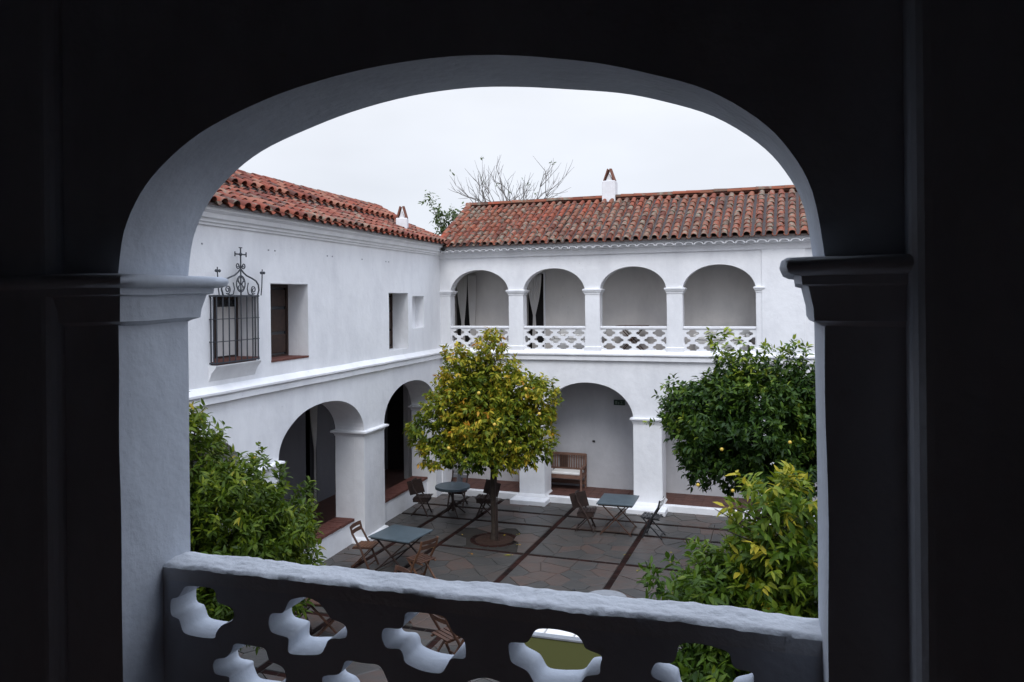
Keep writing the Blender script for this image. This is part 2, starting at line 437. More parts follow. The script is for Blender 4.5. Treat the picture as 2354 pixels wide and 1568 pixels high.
# ================================================================== GROUND AND PAVING
gb = MB(); gb.add([(-400, -400, -0.06), (400, -400, -0.06), (400, 400, -0.06), (-400, 400, -0.06)], [(0, 1, 2, 3)])
tag(gb.build('ground', M['earth']), kind='structure')
pb = MB(); pb.box(-10.4, 4.4, 2.3, 20.0, -0.05, 0.0)
paving = tag(pb.build('courtyard_paving', M['mortar']), kind='structure')

XS = [-8.43, -7.43, -5.39, -3.33, -1.27, 0.79, 2.85]
YS = [3.35, 5.4, 7.45, 9.5, 11.55, 13.6, 15.65, 17.70, 18.70]
SW = 0.066       # half strip width
TREES = {'t1': (-6.40, 16.42), 't2': (-0.20, 13.3), 't3': (-0.05, 6.5), 't4': (-6.35, 7.3)}

def clip_poly(poly, a, b, c):    # keep a*x+b*y<=c
    o = []
    for i in range(len(poly)):
        p, q = poly[i], poly[(i + 1) % len(poly)]
        dp = a * p[0] + b * p[1] - c; dq = a * q[0] + b * q[1] - c
        if dp <= 0: o.append(p)
        if (dp < 0 < dq) or (dq < 0 < dp):
            t = dp / (dp - dq); o.append((p[0] + (q[0] - p[0]) * t, p[1] + (q[1] - p[1]) * t))
    return o

def tinted(me, tints_per_vert):
    a = me.color_attributes.new('tint', 'FLOAT_COLOR', 'POINT')
    a.data.foreach_set('color', np.asarray(tints_per_vert, dtype=np.float32).ravel())

stones = []
xe = [-9.6] + XS + [4.3]; ye = [2.4] + YS + [19.95]
for i in range(len(xe) - 1):
    for j in range(len(ye) - 1):
        x0, x1, y0, y1 = xe[i] + SW, xe[i + 1] - SW, ye[j] + SW, ye[j + 1] - SW
        nx = max(1, round((x1 - x0) / 0.55)); ny = max(1, round((y1 - y0) / 0.36))
        seeds = []
        for a in range(nx):
            for b in range(ny):
                seeds.append((x0 + (a + 0.5 + rnd.uniform(-.42, .42) + (0.5 if b % 2 else 0) * 0.6) * (x1 - x0) / nx, y0 + (b + 0.5 + rnd.uniform(-.4, .4)) * (y1 - y0) / ny))
        for k, s in enumerate(seeds):
            poly = [(x0, y0), (x1, y0), (x1, y1), (x0, y1)]
            for l, t in enumerate(seeds):
                if l == k: continue
                if abs(t[0] - s[0]) > 1.7 or abs(t[1] - s[1]) > 1.3: continue
                a, b = t[0] - s[0], t[1] - s[1]
                d = math.hypot(a, b); c = (t[0] ** 2 + t[1] ** 2 - s[0] ** 2 - s[1] ** 2) / 2 - 0.004 * d
                poly = clip_poly(poly, a, b, c)
                if len(poly) < 3: break
            if len(poly) < 3: continue
            cx = sum(p[0] for p in poly) / len(poly); cy = sum(p[1] for p in poly) / len(poly)
            if any(math.hypot(cx - t[0], cy - t[1]) < 0.62 for t in TREES.values()): continue
            stones.append((cx, cy, poly))
def stone_geo(poly, cx, cy, h):
    k = len(poly); vs = []
    for sc, z in ((1.0, -0.02), (1.0, h - 0.004), (0.94, h)):
        for p in poly: vs.append(((p[0] - cx) * sc, (p[1] - cy) * sc, z + 0.0))
    fs = [tuple(2 * k + i for i in range(k))]
    for r in (0, 1):
        fs += [(r * k + i, r * k + (i + 1) % k, (r + 1) * k + (i + 1) % k, (r + 1) * k + i) for i in range(k)]
    return vs, fs
vis = sorted([s for s in stones if in_view((s[0], s[1], 0))], key=lambda s: (Vector((s[0], s[1], 0)) - EYE).length)
near_ids = set(id(s) for s in vis[:290])
rest = MB(); rest_t = []
for s in stones:
    h = 0.012 + rnd.uniform(0, 0.008); tn = rnd.random() ** 1.3
    vs, fs = stone_geo(s[2], s[0], s[1], h)
    if id(s) in near_ids:
        m = MB(); m.add(vs, fs); me = m.mesh('paving_stone', M['flag'], fix=False)
        tinted(me, [(tn, rnd.random(), 0, 1)] * len(vs))
        o = link('paving_stone', me, paving); o.location = (s[0], s[1], 0)
    else:
        rest.add([(v[0] + s[0], v[1] + s[1], v[2]) for v in vs], fs); rest_t += [(tn, rnd.random(), 0, 1)] * len(vs)
me = rest.mesh('paving_stone_field', M['flag'], fix=False); tinted(me, rest_t)
tag(link('paving_stone_field', me, paving), kind='stuff')

bricks = []
def brick_line(p, q):
    p, q = Vector(p), Vector(q); L = (q - p).length; d = (q - p) / L; k = int(L / 0.25)
    for i in range(k):
        c = p + d * ((i + 0.5) * L / k)
        if any(math.hypot(c.x - t[0], c.y - t[1]) < 0.55 for t in TREES.values()): continue
        bricks.append((c, math.atan2(d.y, d.x), L / k - 0.012))
for x in XS: brick_line((x, 2.4, 0), (x, 19.6, 0))
for y in YS:
    ex = [-9.5] + XS + [4.25]
    for i in range(len(ex) - 1): brick_line((ex[i] + SW, y, 0), (ex[i + 1] - SW, y, 0))
for key in ('t1', 't2', 't3', 't4'):
    tx, ty = TREES[key]
    for k in range(15):
        a = 2 * math.pi * k / 15
        bricks.append((Vector((tx + 0.49 * math.cos(a), ty + 0.49 * math.sin(a), 0)), a + math.pi / 2, 0.19))
brick_me = []
for k in range(6):
    b = MB(); b.box(-0.117, 0.117, -0.054, 0.054, -0.02, 0.004)
    brick_me.append(b.mesh('brick', M['strip']))
bv = sorted([b for b in bricks if in_view(b[0])], key=lambda b: (b[0] - EYE).length)
bn = set(id(b) for b in bv[:290]); restb = MB()
for b in bricks:
    dz = rnd.uniform(-0.004, 0.003); dr = rnd.uniform(-0.03, 0.03)
    if id(b) in bn:
        o = link('brick', rnd.choice(brick_me), paving); o.location = (b[0].x, b[0].y, dz); o.rotation_euler = (0, 0, b[1] + dr); o.scale = (b[2] / 0.238, 1, 1)
    else:
        T = Matrix.Translation((b[0].x, b[0].y, dz)) @ Matrix.Rotation(b[1] + dr, 4, 'Z')
        restb.box(-b[2] / 2, b[2] / 2, -0.054, 0.054, -0.02, 0.004, T)
tag(restb.build('brick_strip', M['strip'], paving), kind='stuff')
sb = MB()
for tx, ty in TREES.values():
    k = 20; vs = [(tx, ty, 0.012)]
    for ring, z in ((0.2, 0.02), (0.43, 0.003)):
        for j in range(k):
            a = 2 * math.pi * j / k; vs.append((tx + ring * math.cos(a), ty + ring * math.sin(a), z + rnd.uniform(-.002, .004)))
    sb.add(vs, [(0, 1 + j, 1 + (j + 1) % k) for j in range(k)] + [(1 + j, 1 + k + j, 1 + k + (j + 1) % k, 1 + (j + 1) % k) for j in range(k)])
sb.build('tree_pit_soil', M['soil'], paving)

# ================================================================== ROOF TILES
def tile_geo(L, r0, r1, n=6, th=0.012, flip=1, wild=0.0):
    """barrel tile: runs along +y (up-slope) from 0 to L; convex up when flip=1"""
    vs = []
    for y, r in ((0, r0), (L, r1)):
        for rr in (r, r - th):
            for j in range(n + 1):
                a = math.pi * j / n
                vs.append((rr * math.cos(a), y, flip * (rr * math.sin(a)) * 0.92))
    k = n + 1; fs = []
    for j in range(n):
        fs.append((j, j + 1, 2 * k + j + 1, 2 * k + j))
        fs.append((k + j, 3 * k + j, 3 * k + j + 1, k + j + 1))
        fs.append((j, k + j, k + j + 1, j + 1))
    fs.append((0, 2 * k, 3 * k, k)); fs.append((n, k + n, 3 * k + n, 2 * k + n))
    return vs, fs

def tile_roof(parent, F, us, n_e, z_e, slope, length, material, expo=0.29, part_budget=290, wave=0.012, name='roof_tile', eave_open=True, deck=True, shift=None, lean=0.0, u_far=None, seed=1):
    """rows of cover tiles at positions us; from the eave (n_e,z_e) going back (-n) and up"""
    rr = random.Random(seed)
    sl = math.radians(slope); cs, sn = math.cos(sl), math.sin(sl)
    rows = int(length / expo)
    def P(u, y, h):          # y along slope, h normal to slope
        return F(u, n_e - y * cs - h * sn, z_e + y * sn + h * cs)
    items = []
    for i, u in enumerate(us):
        pitch = (us[min(i + 1, len(us) - 1)] - us[max(i - 1, 0)]) / (2 if 0 < i < len(us) - 1 else 1)
        coff = rr.uniform(-0.012, 0.012)
        for j in range(rows):
            y = j * expo + rr.uniform(-0.018, 0.018) + coff
            uu = u + coff * 0.6 + rr.uniform(-1, 1) * wave + noise.noise(Vector((u * 0.9, y * 0.7, seed))) * 0.035
            items.append([uu, y, pitch, rr.uniform(-0.05, 0.05), rr.uniform(0, 0.012) + noise.noise(Vector((u * 0.5, y, seed + 9))) * 0.02, rr.random(), rr.random()])
    variants = []
    for k in range(10):
        m = MB(); vs, fs = tile_geo(expo + 0.09, 0.5, 0.40, 6, 0.07)
        m.add(vs, fs); me = m.mesh(name, material, smooth=50)
        tn = k / 9
        tinted(me, [(tn, rr.random(), 0, 1)] * len(vs)); variants.append(me)
    ux, nx = F.u, F.n
    ysl = (-nx * cs + Vector((0, 0, 1)) * sn); zsl = (nx * sn + Vector((0, 0, 1)) * cs)
    items.sort(key=lambda it: (P(it[0], it[1], 0) - EYE).length)
    cov = MB(); ct = []; cnt = 0
    for it in items:
        uu, y, pitch, rz, dz, t1, t2 = it
        pos = P(uu, y, 0.035 + dz)
        rm = Matrix((ux, ysl, zsl)).transposed()
        rotz = Matrix.Rotation(rz, 3, 'Z') @ Matrix.Rotation(-0.035, 3, 'X')
        rad = pitch * 0.64
        scm = Matrix.Diagonal((rad, 1, rad * 0.92))
        A = (rm @ rotz @ scm).to_4x4(); A.translation = pos
        if cnt < part_budget and in_view(pos, 60):
            o = link(name, variants[int(t1 * 9.99)], parent); o.matrix_world = A; cnt += 1
        else:
            vs, fs = tile_geo(expo + 0.09, 0.5, 0.40, 6, 0.07)
            cov.add([A @ Vector(v) for v in vs], fs); ct += [(t1, t2, 0, 1)] * len(vs)
    # channel tiles between the covers (joined)
    for i in range(len(us) - 1):
        uc = (us[i] + us[i + 1]) / 2; rad = (us[i + 1] - us[i]) * 0.56
        for j in range(rows):
            y = j * expo - 0.03
            vs, fs = tile_geo(expo + 0.09, 0.42, 0.5, 5, 0.07, flip=-1)
            A = (Matrix((ux, ysl, zsl)).transposed() @ Matrix.Diagonal((rad, 1, rad * 0.8))).to_4x4(); A.translation = P(uc, y, 0.03)
            t1, t2 = rr.random() * 0.5, rr.random()
            cov.add([A @ Vector(v) for v in vs], fs); ct += [(t1, t2, 0, 1)] * len(vs)
    me = cov.mesh(name + '_field', material, smooth=50, fix=False)
    tinted(me, ct)
    tag(link(name + '_field', me, parent), kind='stuff')
    # roof deck
    u_a, u_b = us[0] - 0.1, us[-1] + 0.1
    d = MB()
    Lr = rows * expo + 0.05
    vs = [P(u_a, 0.04, -0.02), P(u_b, 0.04, -0.02), P(u_b, Lr, -0.02), P(u_a, Lr, -0.02), P(u_a, 0.04, -0.07), P(u_b, 0.04, -0.07), P(u_b, Lr, -0.07), P(u_a, Lr, -0.07)]
    d.add(vs, [(0, 1, 2, 3), (7, 6, 5, 4), (0, 4, 5, 1), (1, 5, 6, 2), (2, 6, 7, 3), (3, 7, 4, 0)])
    d.build('roof_deck', M['darkwood'], parent)
    return P

def ridge_tiles(parent, pts, rad, material, seed=3, name='ridge_tile'):
    rr = random.Random(seed)
    a, b = Vector(pts[0]), Vector(pts[1]); L = (b - a).length; d = (b - a) / L; k = int(L / 0.36)
    x = d.cross(Vector((0, 0, 1))).normalized(); z = x.cross(d)
    m = MB(); t = []
    for i in range(k):
        vs, fs = tile_geo(0.42, 0.5, 0.42, 6, 0.07)
        A = (Matrix((x, d, z)).transposed() @ Matrix.Rotation(rr.uniform(-.04, .04), 3, 'Z') @ Matrix.Diagonal((rad * 2, 1, rad * 2))).to_4x4(); A.translation = a + d * (i * L / k) + Vector((0, 0, rr.uniform(-.008, .012)))
        m.add([A @ Vector(v) for v in vs], fs); t += [(rr.random(), rr.random(), 0, 1)] * len(vs)
    me = m.mesh(name, material, smooth=50, fix=False); tinted(me, t)
    return tag(link(name, me, parent), kind='stuff')

# hole shape of the pierced balustrades: a cross with rounded arms
def cross_hole(cu, cz, w, h, j=0.0, s=0):
    a, b = w / 2, h / 2
    base = [(-1, .02), (-.93, -.30), (-.58, -.40), (-.52, -.55), (-.44, -.95), (-.05, -1), (.42, -.95), (.52, -.58), (.60, -.40), (.94, -.30), (1, 0), (.92, .34), (.60, .42), (.52, .60), (.42, .96), (0, 1), (-.43, .96), (-.52, .60), (-.60, .42), (-.93, .34)]
    o = []
    for k, (x, z) in enumerate(base):
        q = Vector((cu * 9 + x * 2.2 + s, cz * 9 + z * 2.2, s * 1.7))
        o.append((cu + x * a + noise.noise(q) * j, cz + z * b + noise.noise(q + Vector((9, 3, 5))) * j))
    return o
def smooth_loop(P, c=0.2):      # cut the corners a little, as worn plaster does
    o = []; n = len(P)
    for i in range(n):
        a, b = P[i], P[(i + 1) % n]
        for t in (c, 1 - c): o.append((a[0] + (b[0] - a[0]) * t, a[1] + (b[1] - a[1]) * t))
    return o
def holes_grid(u0, u1, rows, pitch, w, h, start, j=0.006):
    hs = []
    for r, zc in enumerate(rows):
        off = start + (pitch / 2 if r % 2 else 0)
        c = u0 + off
        while c - w / 2 - pitch > u0 - pitch: c -= pitch
        while c < u1 + w / 2:
            p = cross_hole(c, zc, w, h, j, r)
            if c - w / 2 < u0 + 0.02: p = clip_poly(p, -1, 0, -(u0 + 0.025))
            if c + w / 2 > u1 - 0.02: p = clip_poly(p, 1, 0, u1 - 0.025)
            if len(p) > 3 and max(q[0] for q in p) - min(q[0] for q in p) > 0.05: hs.append(smooth_loop(p, 0.25))
            c += pitch
    return hs

# ================================================================== BACK WING
back = empty('arcaded_wing', FB(-4, 0, 0), 'white two-storey wing across the far side with four upper arches over a pierced balustrade', 'building')
def P0(o, parent):      # keep world coordinates under a located empty
    o.parent = parent; o.matrix_parent_inverse = Matrix.Translation(-Vector(parent.location)) if parent.rotation_euler.z == 0 else parent.matrix_basis.inverted()
    return o
back.location = (0, 0, 0)

GA = [(-9.22, -6.98), (-6.27, -3.89), (-3.17, -0.79), (-0.07, 2.31)]
T_B = 0.6
outl = [(-9.6, -0.05)]
for a, b in GA: outl += arch_notch(a, b, -0.05, 2.33, 3.22, 24)
outl += [(5.2, -0.05), (5.2, 3.83), (-9.6, 3.83)]
slab(FB, outl, [], 0, -T_B, 0.012, 0.35).build('wall', M['white'], back, bevel=0.03, seg=2)
UA = [(-8.95, -7.23), (-6.82, -5.12), (-4.73, -3.01), (-2.62, -0.87), (1.0, 2.7)]
T_U = 0.30
outl = [(-9.6, 3.83)]
for a, b in UA: outl += arch_notch(a, b, 3.83, 5.57, 6.21, 26, 2.0)
outl += [(5.2, 3.83), (5.2, 6.75), (-9.6, 6.75)]
slab(FB, outl, [], 0, -T_U, 0.008, 0.4).build('upper_wall', M['white'], back, bevel=0.018, seg=2)
# string course
SP = [(-0.02, 4.08), (0.02, 4.05), (0.09, 3.985), (0.115, 3.97), (0.115, 3.935), (0.05, 3.925), (0.05, 3.905), (0.078, 3.895), (0.078, 3.80), (0.02, 3.79), (0.0, 3.77), (-0.02, 3.765)]
mould_line(FB, -9.28, 5.2, SP, wobble=0.006).build('string_course', M['white'], back, smooth=35)
# raised frame round the upper arcade and the eave cornice
f = MB()
mould_line(FB, -9.3, 5.2, [(-0.02, 6.54), (0.045, 6.535), (0.05, 6.70), (-0.02, 6.71)], f, 0.005)
mould_line(FB, -0.735, 0.25, [(-0.02, 4.02), (0.035, 4.02), (0.035, 6.537), (-0.02, 6.537)], f, 0.004)
f.build('cornice', M['white'], back, bevel=0.008)
_e = [-9.3] + [x for ab in UA[:4] for x in ab] + [-0.72]
for i in range(0, len(_e), 2):
    capital(FB, _e[i], _e[i + 1], -T_U, 0.0, [(0.03, 3.97), (0.03, 4.14), (0.0, 4.16)], wobble=0.004).build('pier_base', M['white'], back, smooth=35)
# white scalloped tile ends under the eave
sc = MB(); u = -9.2
while u < 5.1:
    pit = 0.19 + 0.07 * min(1, max(0, (u + 9) / 9.5))
    vs, fs = tile_geo(0.30, 0.5, 0.5, 7, 0.13)
    sc.add([FB(u + v[0] * pit * 0.98, 0.27 - v[1], 6.70 + v[2] * pit * 0.62) for v in vs], fs)
    u += pit
o = sc.build('eave_scallop', M['white_old'], back, smooth=40); o['kind'] = 'stuff'
mould_line(FB, -9.3, 5.2, [(-0.02, 6.66), (0.14, 6.70), (0.235, 6.785), (0.235, 6.84), (-0.02, 6.90)]).build('eave_fill', M['white_old'], back)
# capitals
CAPU = [(0, 5.50), (0.012, 5.505), (0.016, 5.545), (0.035, 5.56), (0.045, 5.60), (0.062, 5.605), (0.062, 5.64), (0.04, 5.65), (0, 5.655)]
caps = MB()
edges = [-9.3] + [x for ab in UA for x in ab] + [3.3]
for i in range(0, len(edges), 2):
    a, b = edges[i], edges[i + 1]
    if i == 8: b = -0.55
    if i == 10: continue
    if i == 8:
        b = -0.72
    m = capital(FB, a, b, -T_U, 0.0, CAPU, wobble=0.004)
    m.build('capital', M['white'], back, smooth=35)
CAPG = [(0, 2.20), (0.015, 2.205), (0.02, 2.24), (0.05, 2.29), (0.055, 2.30), (0.075, 2.305), (0.075, 2.345), (0.04, 2.352), (0, 2.36)]
ge = [-9.5] + [x for ab in GA for x in ab] + [5.1]
for i in range(0, len(ge), 2):
    a, b = ge[i], ge[i + 1]
    capital(FB, a, b, -T_B, 0.0, CAPG, wobble=0.005).build('capital', M['white'], back, smooth=35)
    if i > 0:
        q_ = MB(); q_.box(a - 0.13, b + 0.13, -T_B - 0.02, 0.42, -0.02, 0.13, FB.T); q_.build('plinth', M['white'], back, bevel=0.02)
        capital(FB, a, b, -T_B, 0.0, [(0.05, 0.12), (0.045, 0.16), (0.0, 0.22)], wobble=0.006).build('plinth_collar', M['white'], back, smooth=35)
# kerb and raised arcade floor
for a, b in GA:
    k = MB(); k.box(a - 0.02, b + 0.02, -0.20, -0.03, -0.03, 0.175, FB.T); k.build('kerb', M['white'], back, bevel=0.015)
fl = MB(); fl.box(-9.6, 5.2, -1.42, -0.19, 0.0, 0.165, FB.T); fl.build('arcade_floor', M['floor_tile'], back)
ft = MB()
for i in range(58):
    for j in range(5):
        uu = -9.35 + i * 0.245 + 0.0
        ft.box(uu, uu + 0.237, -0.215 - (j + 1) * 0.235, -0.215 - j * 0.235 - 0.008, 0.165, 0.172 + rnd.uniform(0, .002), FB.T)
o = ft.build('floor_tile', M['floor_tile'], back); o['kind'] = 'stuff'
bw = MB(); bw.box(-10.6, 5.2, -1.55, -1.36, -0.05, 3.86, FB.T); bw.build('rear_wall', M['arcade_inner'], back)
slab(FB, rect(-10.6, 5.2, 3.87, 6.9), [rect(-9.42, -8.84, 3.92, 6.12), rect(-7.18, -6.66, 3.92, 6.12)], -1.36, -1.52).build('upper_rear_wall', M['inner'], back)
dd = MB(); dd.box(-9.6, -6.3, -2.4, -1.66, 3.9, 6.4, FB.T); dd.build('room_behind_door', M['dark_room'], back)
fl = MB(); fl.box(-10.6, 5.2, -1.55, -0.02, 3.70, 3.94, FB.T); fl.build('upper_floor', M['floor_tile'], back)
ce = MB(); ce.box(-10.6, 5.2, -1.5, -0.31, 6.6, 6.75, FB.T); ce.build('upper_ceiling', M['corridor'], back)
for a, b in ((5.2, 5.35), (-10.75, -10.6)):
    ew = MB(); ew.box(a, b, -1.6, 0.0 if a > 0 else -0.6, -0.05, 7.0, FB.T); ew.build('end_wall', M['white'], back)
# door frame in the upper gallery
df = MB()
for a, b in ((-7.18, -6.66),):
    df.box(b - 0.01, b + 0.045, -1.37, -1.335, 3.94, 6.15, FB.T)
df.build('door_frame', M['white'], back)
# balustrade panels
for a, b in UA[:4]:
    hs = holes_grid(a, b, [4.505, 4.325, 4.145], 0.425, 0.325, 0.188, 0.235)
    slab(FB, subdiv(rect(a, b, 3.96, 4.61), 0.3), hs, -0.03, -0.13, 0.004).build('balustrade_panel', M['white'], back, bevel=0.006, seg=1)
    r = MB(); r.box(a - 0.0, b + 0.0, -0.18, -0.005, 4.61, 4.68, FB.T); r.build('balustrade_rail', M['white'], back, bevel=0.02)
bal = MB(); bal.box(1.0, 2.7, -0.18, -0.06, 3.96, 4.68, FB.T); bal.build('balustrade_panel', M['white'], back)
# roof
us = []; u = -9.15
while u < 5.3:
    us.append(u); u += 0.19 + 0.075 * min(1, max(0, (u + 9) / 9.4))
PB = tile_roof(back, FB, us, 0.33, 6.86, 28, 2.95, M['tile_back'], expo=0.27, seed=5)
ridge_tiles(back, (PB(-9.4, 2.95, 0.03), PB(5.3, 2.95, 0.03)), 0.10, M['tile_back'])
ridge_tiles(back, (PB(-9.24, -0.02, 0.02), PB(-9.30, 2.95, 0.05)), 0.09, M['tile_back'], 8, 'verge_tile')
rb = MB(); vs = [PB(-9.3, 2.95, 0.0), PB(5.3, 2.95, 0.0)]
rb.add([vs[0], vs[1], vs[1] + Vector((0, 3, -1.5)), vs[0] + Vector((0, 3, -1.5))], [(0, 1, 2, 3)]); rb.build('rear_roof_slope', M['tile_left'], back)
gbl = MB(); gbl.add([PB(-9.28, 0.1, -0.05), PB(-9.28, 2.95, -0.02), (-9.28, 25.5, 6.7)], [(0, 1, 2)]); gbl.build('gable', M['white_old'], back)
_a = MB(); _a.bar(PB(-9.3, 2.96, 0.045), PB(5.3, 2.96, 0.045), 0.12, 0.13); _a.build('ridge_mortar', M['brick'], back)
_a = MB(); _a.box(-9.6, 5.2, -0.5, -0.02, 6.751, 7.0, FB.T); _a.build('wall_head', M['white'], back)
# chimney
def chimney(parent, c, w, d, z0, z1, ux, gap, ht, face_open=True, dark=False):
    T = Matrix((ux, Vector((-ux.y, ux.x, 0)), Vector((0, 0, 1)))).transposed().to_4x4(); T.translation = Vector(c)
    b = MB(); b.box(-w / 2, w / 2, -d / 2, d / 2, z0, z1, T); ch = b.build('chimney', M['white_old'], parent, bevel=0.02)
    for s in (-1, 1):
        t = MB()
        a0 = Vector((s * w * 0.34, 0, z1 - 0.01)); a1 = Vector((s * 0.012, 0, z1 + ht))
        dv = (a1 - a0).normalized(); nrm = Vector((s * dv.z, 0, -s * dv.x)); nrm = Vector((abs(dv.z) * s, 0, abs(dv.x)))
        vs = []
        for p, wd in ((a0, d * 0.46), (a1, d * 0.33)):
            for q in (0, 0.03):
                for k in range(5):
                    y = -wd + 2 * wd * k / 4; bow = 0.03 * (1 - (2 * k / 4 - 1) ** 2)
                    vs.append(T @ (p + nrm * (q + bow) + Vector((0, y, 0))))
        fs = []
        for k in range(4):
            fs += [(k, k + 1, 11 + k, 10 + k), (5 + k, 15 + k, 16 + k, 6 + k), (k, 5 + k, 6 + k, k + 1), (10 + k, 11 + k, 16 + k, 15 + k)]
        fs += [(0, 10, 15, 5), (4, 9, 19, 14)]
        t.add(vs, fs); me = t.mesh('cowl_tile', M['tile_left'], smooth=50); tinted(me, [(0.9, 0.1, 0, 1)] * len(vs))
        link('cowl_tile', me, ch)
    g = MB()
    if face_open:
        yy = d * 0.22
        g.add([T @ Vector((-w * 0.26, -yy, z1)), T @ Vector((w * 0.26, -yy, z1)), T @ Vector((0, -yy, z1 + ht * 0.62)), T @ Vector((-w * 0.26, yy, z1)), T @ Vector((w * 0.26, yy, z1)), T @ Vector((0, yy, z1 + ht * 0.62))], [(0, 1, 2), (5, 4, 3), (0, 3, 4, 1), (1, 4, 5, 2), (2, 5, 3, 0)])
        g.build('cowl_mortar', M['white_old'], ch)
    return ch
chimney(back, (-4.96, 22.15, 0), 0.38, 0.38, 7.9, 8.76, Vector((1, 0, 0)), 0, 0.34)
# exit sign and switch inside the lower arcade
o = MB(); o.box(-4.68, -4.37, -1.36, -1.31, 2.475, 2.62, FB.T)
sg = o.build('exit_sign', M['sign'], None, bevel=0.008)
tag(sg, 'small dark green exit sign on the rear wall inside the right-hand ground arch', 'exit sign')
mk = MB()
mk.box(-4.64, -4.58, -1.312, -1.306, 2.51, 2.59, FB.T); mk.box(-4.56, -4.525, -1.312, -1.306, 2.50, 2.56, FB.T)
mk.box(-4.50, -4.42, -1.312, -1.306, 2.505, 2.52, FB.T); mk.box(-4.47, -4.45, -1.312, -1.306, 2.52, 2.585, FB.T); mk.box(-4.49, -4.43, -1.312, -1.306, 2.575, 2.59, FB.T)
mk.build('sign_figure', M['sign_mark'], sg)
o = MB(); o.box(-5.29, -5.22, -1.36, -1.33, 1.43, 1.47, FB.T)
tag(o.build('wall_tap', M['black_iron'], None), 'tiny dark fitting on the rear wall to the right of the teak bench', 'wall fitting')

# ================================================================== LEFT WING
left = empty('left_wing', (0, 0, 0), 'white wing on the left with an ironwork window and two wide ground arches', 'building')
T_L = 0.72
LA = [(-7.6, -4.35), (-3.30, 0.02), (1.02, 4.20)]
outl = [(-9.0, -0.05)]
for a, b in LA: outl += arch_notch(a, b, -0.05, 2.50, 3.37, 30, 2.05)
outl += [(4.75, -0.05), (4.75, 6.80), (-13.0, 6.80), (-13.0, -0.05)]
WIN = [rect(-5.08, -3.86, 4.42, 5.50), rect(-3.50, -2.25, 4.32, 5.73), rect(1.34, 2.45, 4.19, 5.58)]
NICHE = rect(2.70, 3.46, 4.68, 5.50)
slab(FL, outl, WIN + [NICHE], 0, -0.24, 0.014, 0.4).build('wall', M['white'], left, bevel=0.022, seg=2)
outl2 = [(-8.99, -0.05)]
for a, b in LA: outl2 += arch_notch(a, b, -0.05, 2.50, 3.37, 30, 2.05)
outl2 += [(4.75, -0.05), (4.75, 6.79), (-12.99, 6.79), (-12.99, -0.05)]
slab(FL, outl2, WIN, -0.241, -T_L, 0.014, 0.4).build('inner_wall_leaf', M['white'], left, bevel=0.0)
mould_line(FL, -13, 4.66, SP, wobble=0.006, miter=(0, -0.9)).build('string_course', M['white'], left, smooth=35)
CP = [(-0.02, 6.62), (0.035, 6.62), (0.04, 6.655), (0.075, 6.67), (0.08, 6.71), (0.13, 6.73), (0.15, 6.80), (0.22, 6.84), (0.22, 6.945), (-0.02, 7.03)]
_a = MB(); _a.box(-13, 4.75, -0.5, -0.02, 6.801, 7.05, FL.T); _a.build('wall_head', M['white'], left)
mould_line(FL, -13, 4.66, CP, wobble=0.005, miter=(0, -0.9)).build('cornice', M['white'], left, smooth=30)
# little vent marks
vm = MB()
for uu in (-5.6, -5.33, -3.55, -3.35, -1.5, -1.3, 0.0, 1.2, 1.35):
    q = FL(uu, 0.004, 6.32 + rnd.uniform(-.02, .02)); vm.box(uu - 0.018, uu + 0.018, -0.004, 0.006, 6.305, 6.33, FL.T)
vm.build('vent_hole', M['vent'], left)
PL = [(a, b) for a, b in zip([-9.0] + [x[1] for x in LA], [x[0] for x in LA] + [4.62])]
CAPL = [(0, 2.38), (0.012, 2.385), (0.018, 2.42), (0.045, 2.445), (0.075, 2.45), (0.085, 2.47), (0.08, 2.50), (0.03, 2.515), (0, 2.52)]
for a, b in PL:
    capital(FL, a, b, -T_L, 0.0, CAPL, wobble=0.006).build('capital', M['white'], left, smooth=35)
    if b < 4: capital(FL, a, b, -T_L + 0.1, 0.0, [(0.07, -0.02), (0.07, 0.10), (0.05, 0.13), (0.0, 0.15)], wobble=0.008).build('plinth', M['white'], left, smooth=35)
# low walls with brick caps
for a, b in LA:
    lw = MB(); lw.box(a - 0.02, b + 0.02, -T_L + 0.02, -0.28, -0.05, 0.50, FL.T); lw.build('low_wall', M['white'], left, bevel=0.01)
    n = int((b - a) / 0.125)
    cm = MB(); cm.box(-0.056, 0.056, -0.23, 0.23, 0, 0.055)
    cme = cm.mesh('cap_brick', M['brick'])
    for i in range(n):
        p = FL(a + (i + 0.5) * (b - a) / n, -0.485, 0.503 + rnd.uniform(-0.002, 0.004))
        o = link('cap_brick', cme, left); o.location = p; o.rotation_euler = (0, 0, math.atan2(FL.u.y, FL.u.x) + rnd.uniform(-.015, .015))
# corridor behind
cf = MB(); cf.box(-13, 6.4, -3.95, -T_L + 0.03, 0.0, 0.2, FL.T); cf.build('arcade_floor', M['floor_tile'], left)
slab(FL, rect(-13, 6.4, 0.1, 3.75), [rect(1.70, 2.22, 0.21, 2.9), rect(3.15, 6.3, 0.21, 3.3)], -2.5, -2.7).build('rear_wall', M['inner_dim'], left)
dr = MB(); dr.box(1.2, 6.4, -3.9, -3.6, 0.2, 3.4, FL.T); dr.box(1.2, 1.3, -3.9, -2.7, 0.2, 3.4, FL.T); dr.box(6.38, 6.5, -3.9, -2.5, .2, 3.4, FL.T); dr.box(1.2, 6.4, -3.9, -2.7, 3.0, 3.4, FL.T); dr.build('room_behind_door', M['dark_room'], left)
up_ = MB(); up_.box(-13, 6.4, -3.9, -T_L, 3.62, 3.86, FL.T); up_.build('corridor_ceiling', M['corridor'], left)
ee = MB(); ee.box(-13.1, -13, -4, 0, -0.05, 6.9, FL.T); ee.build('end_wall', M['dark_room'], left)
ee = MB(); ee.box(6.4, 6.55, -4, -1.5, 0, 3.9, FL.T); ee.build('end_wall', M['dark_room'], left)
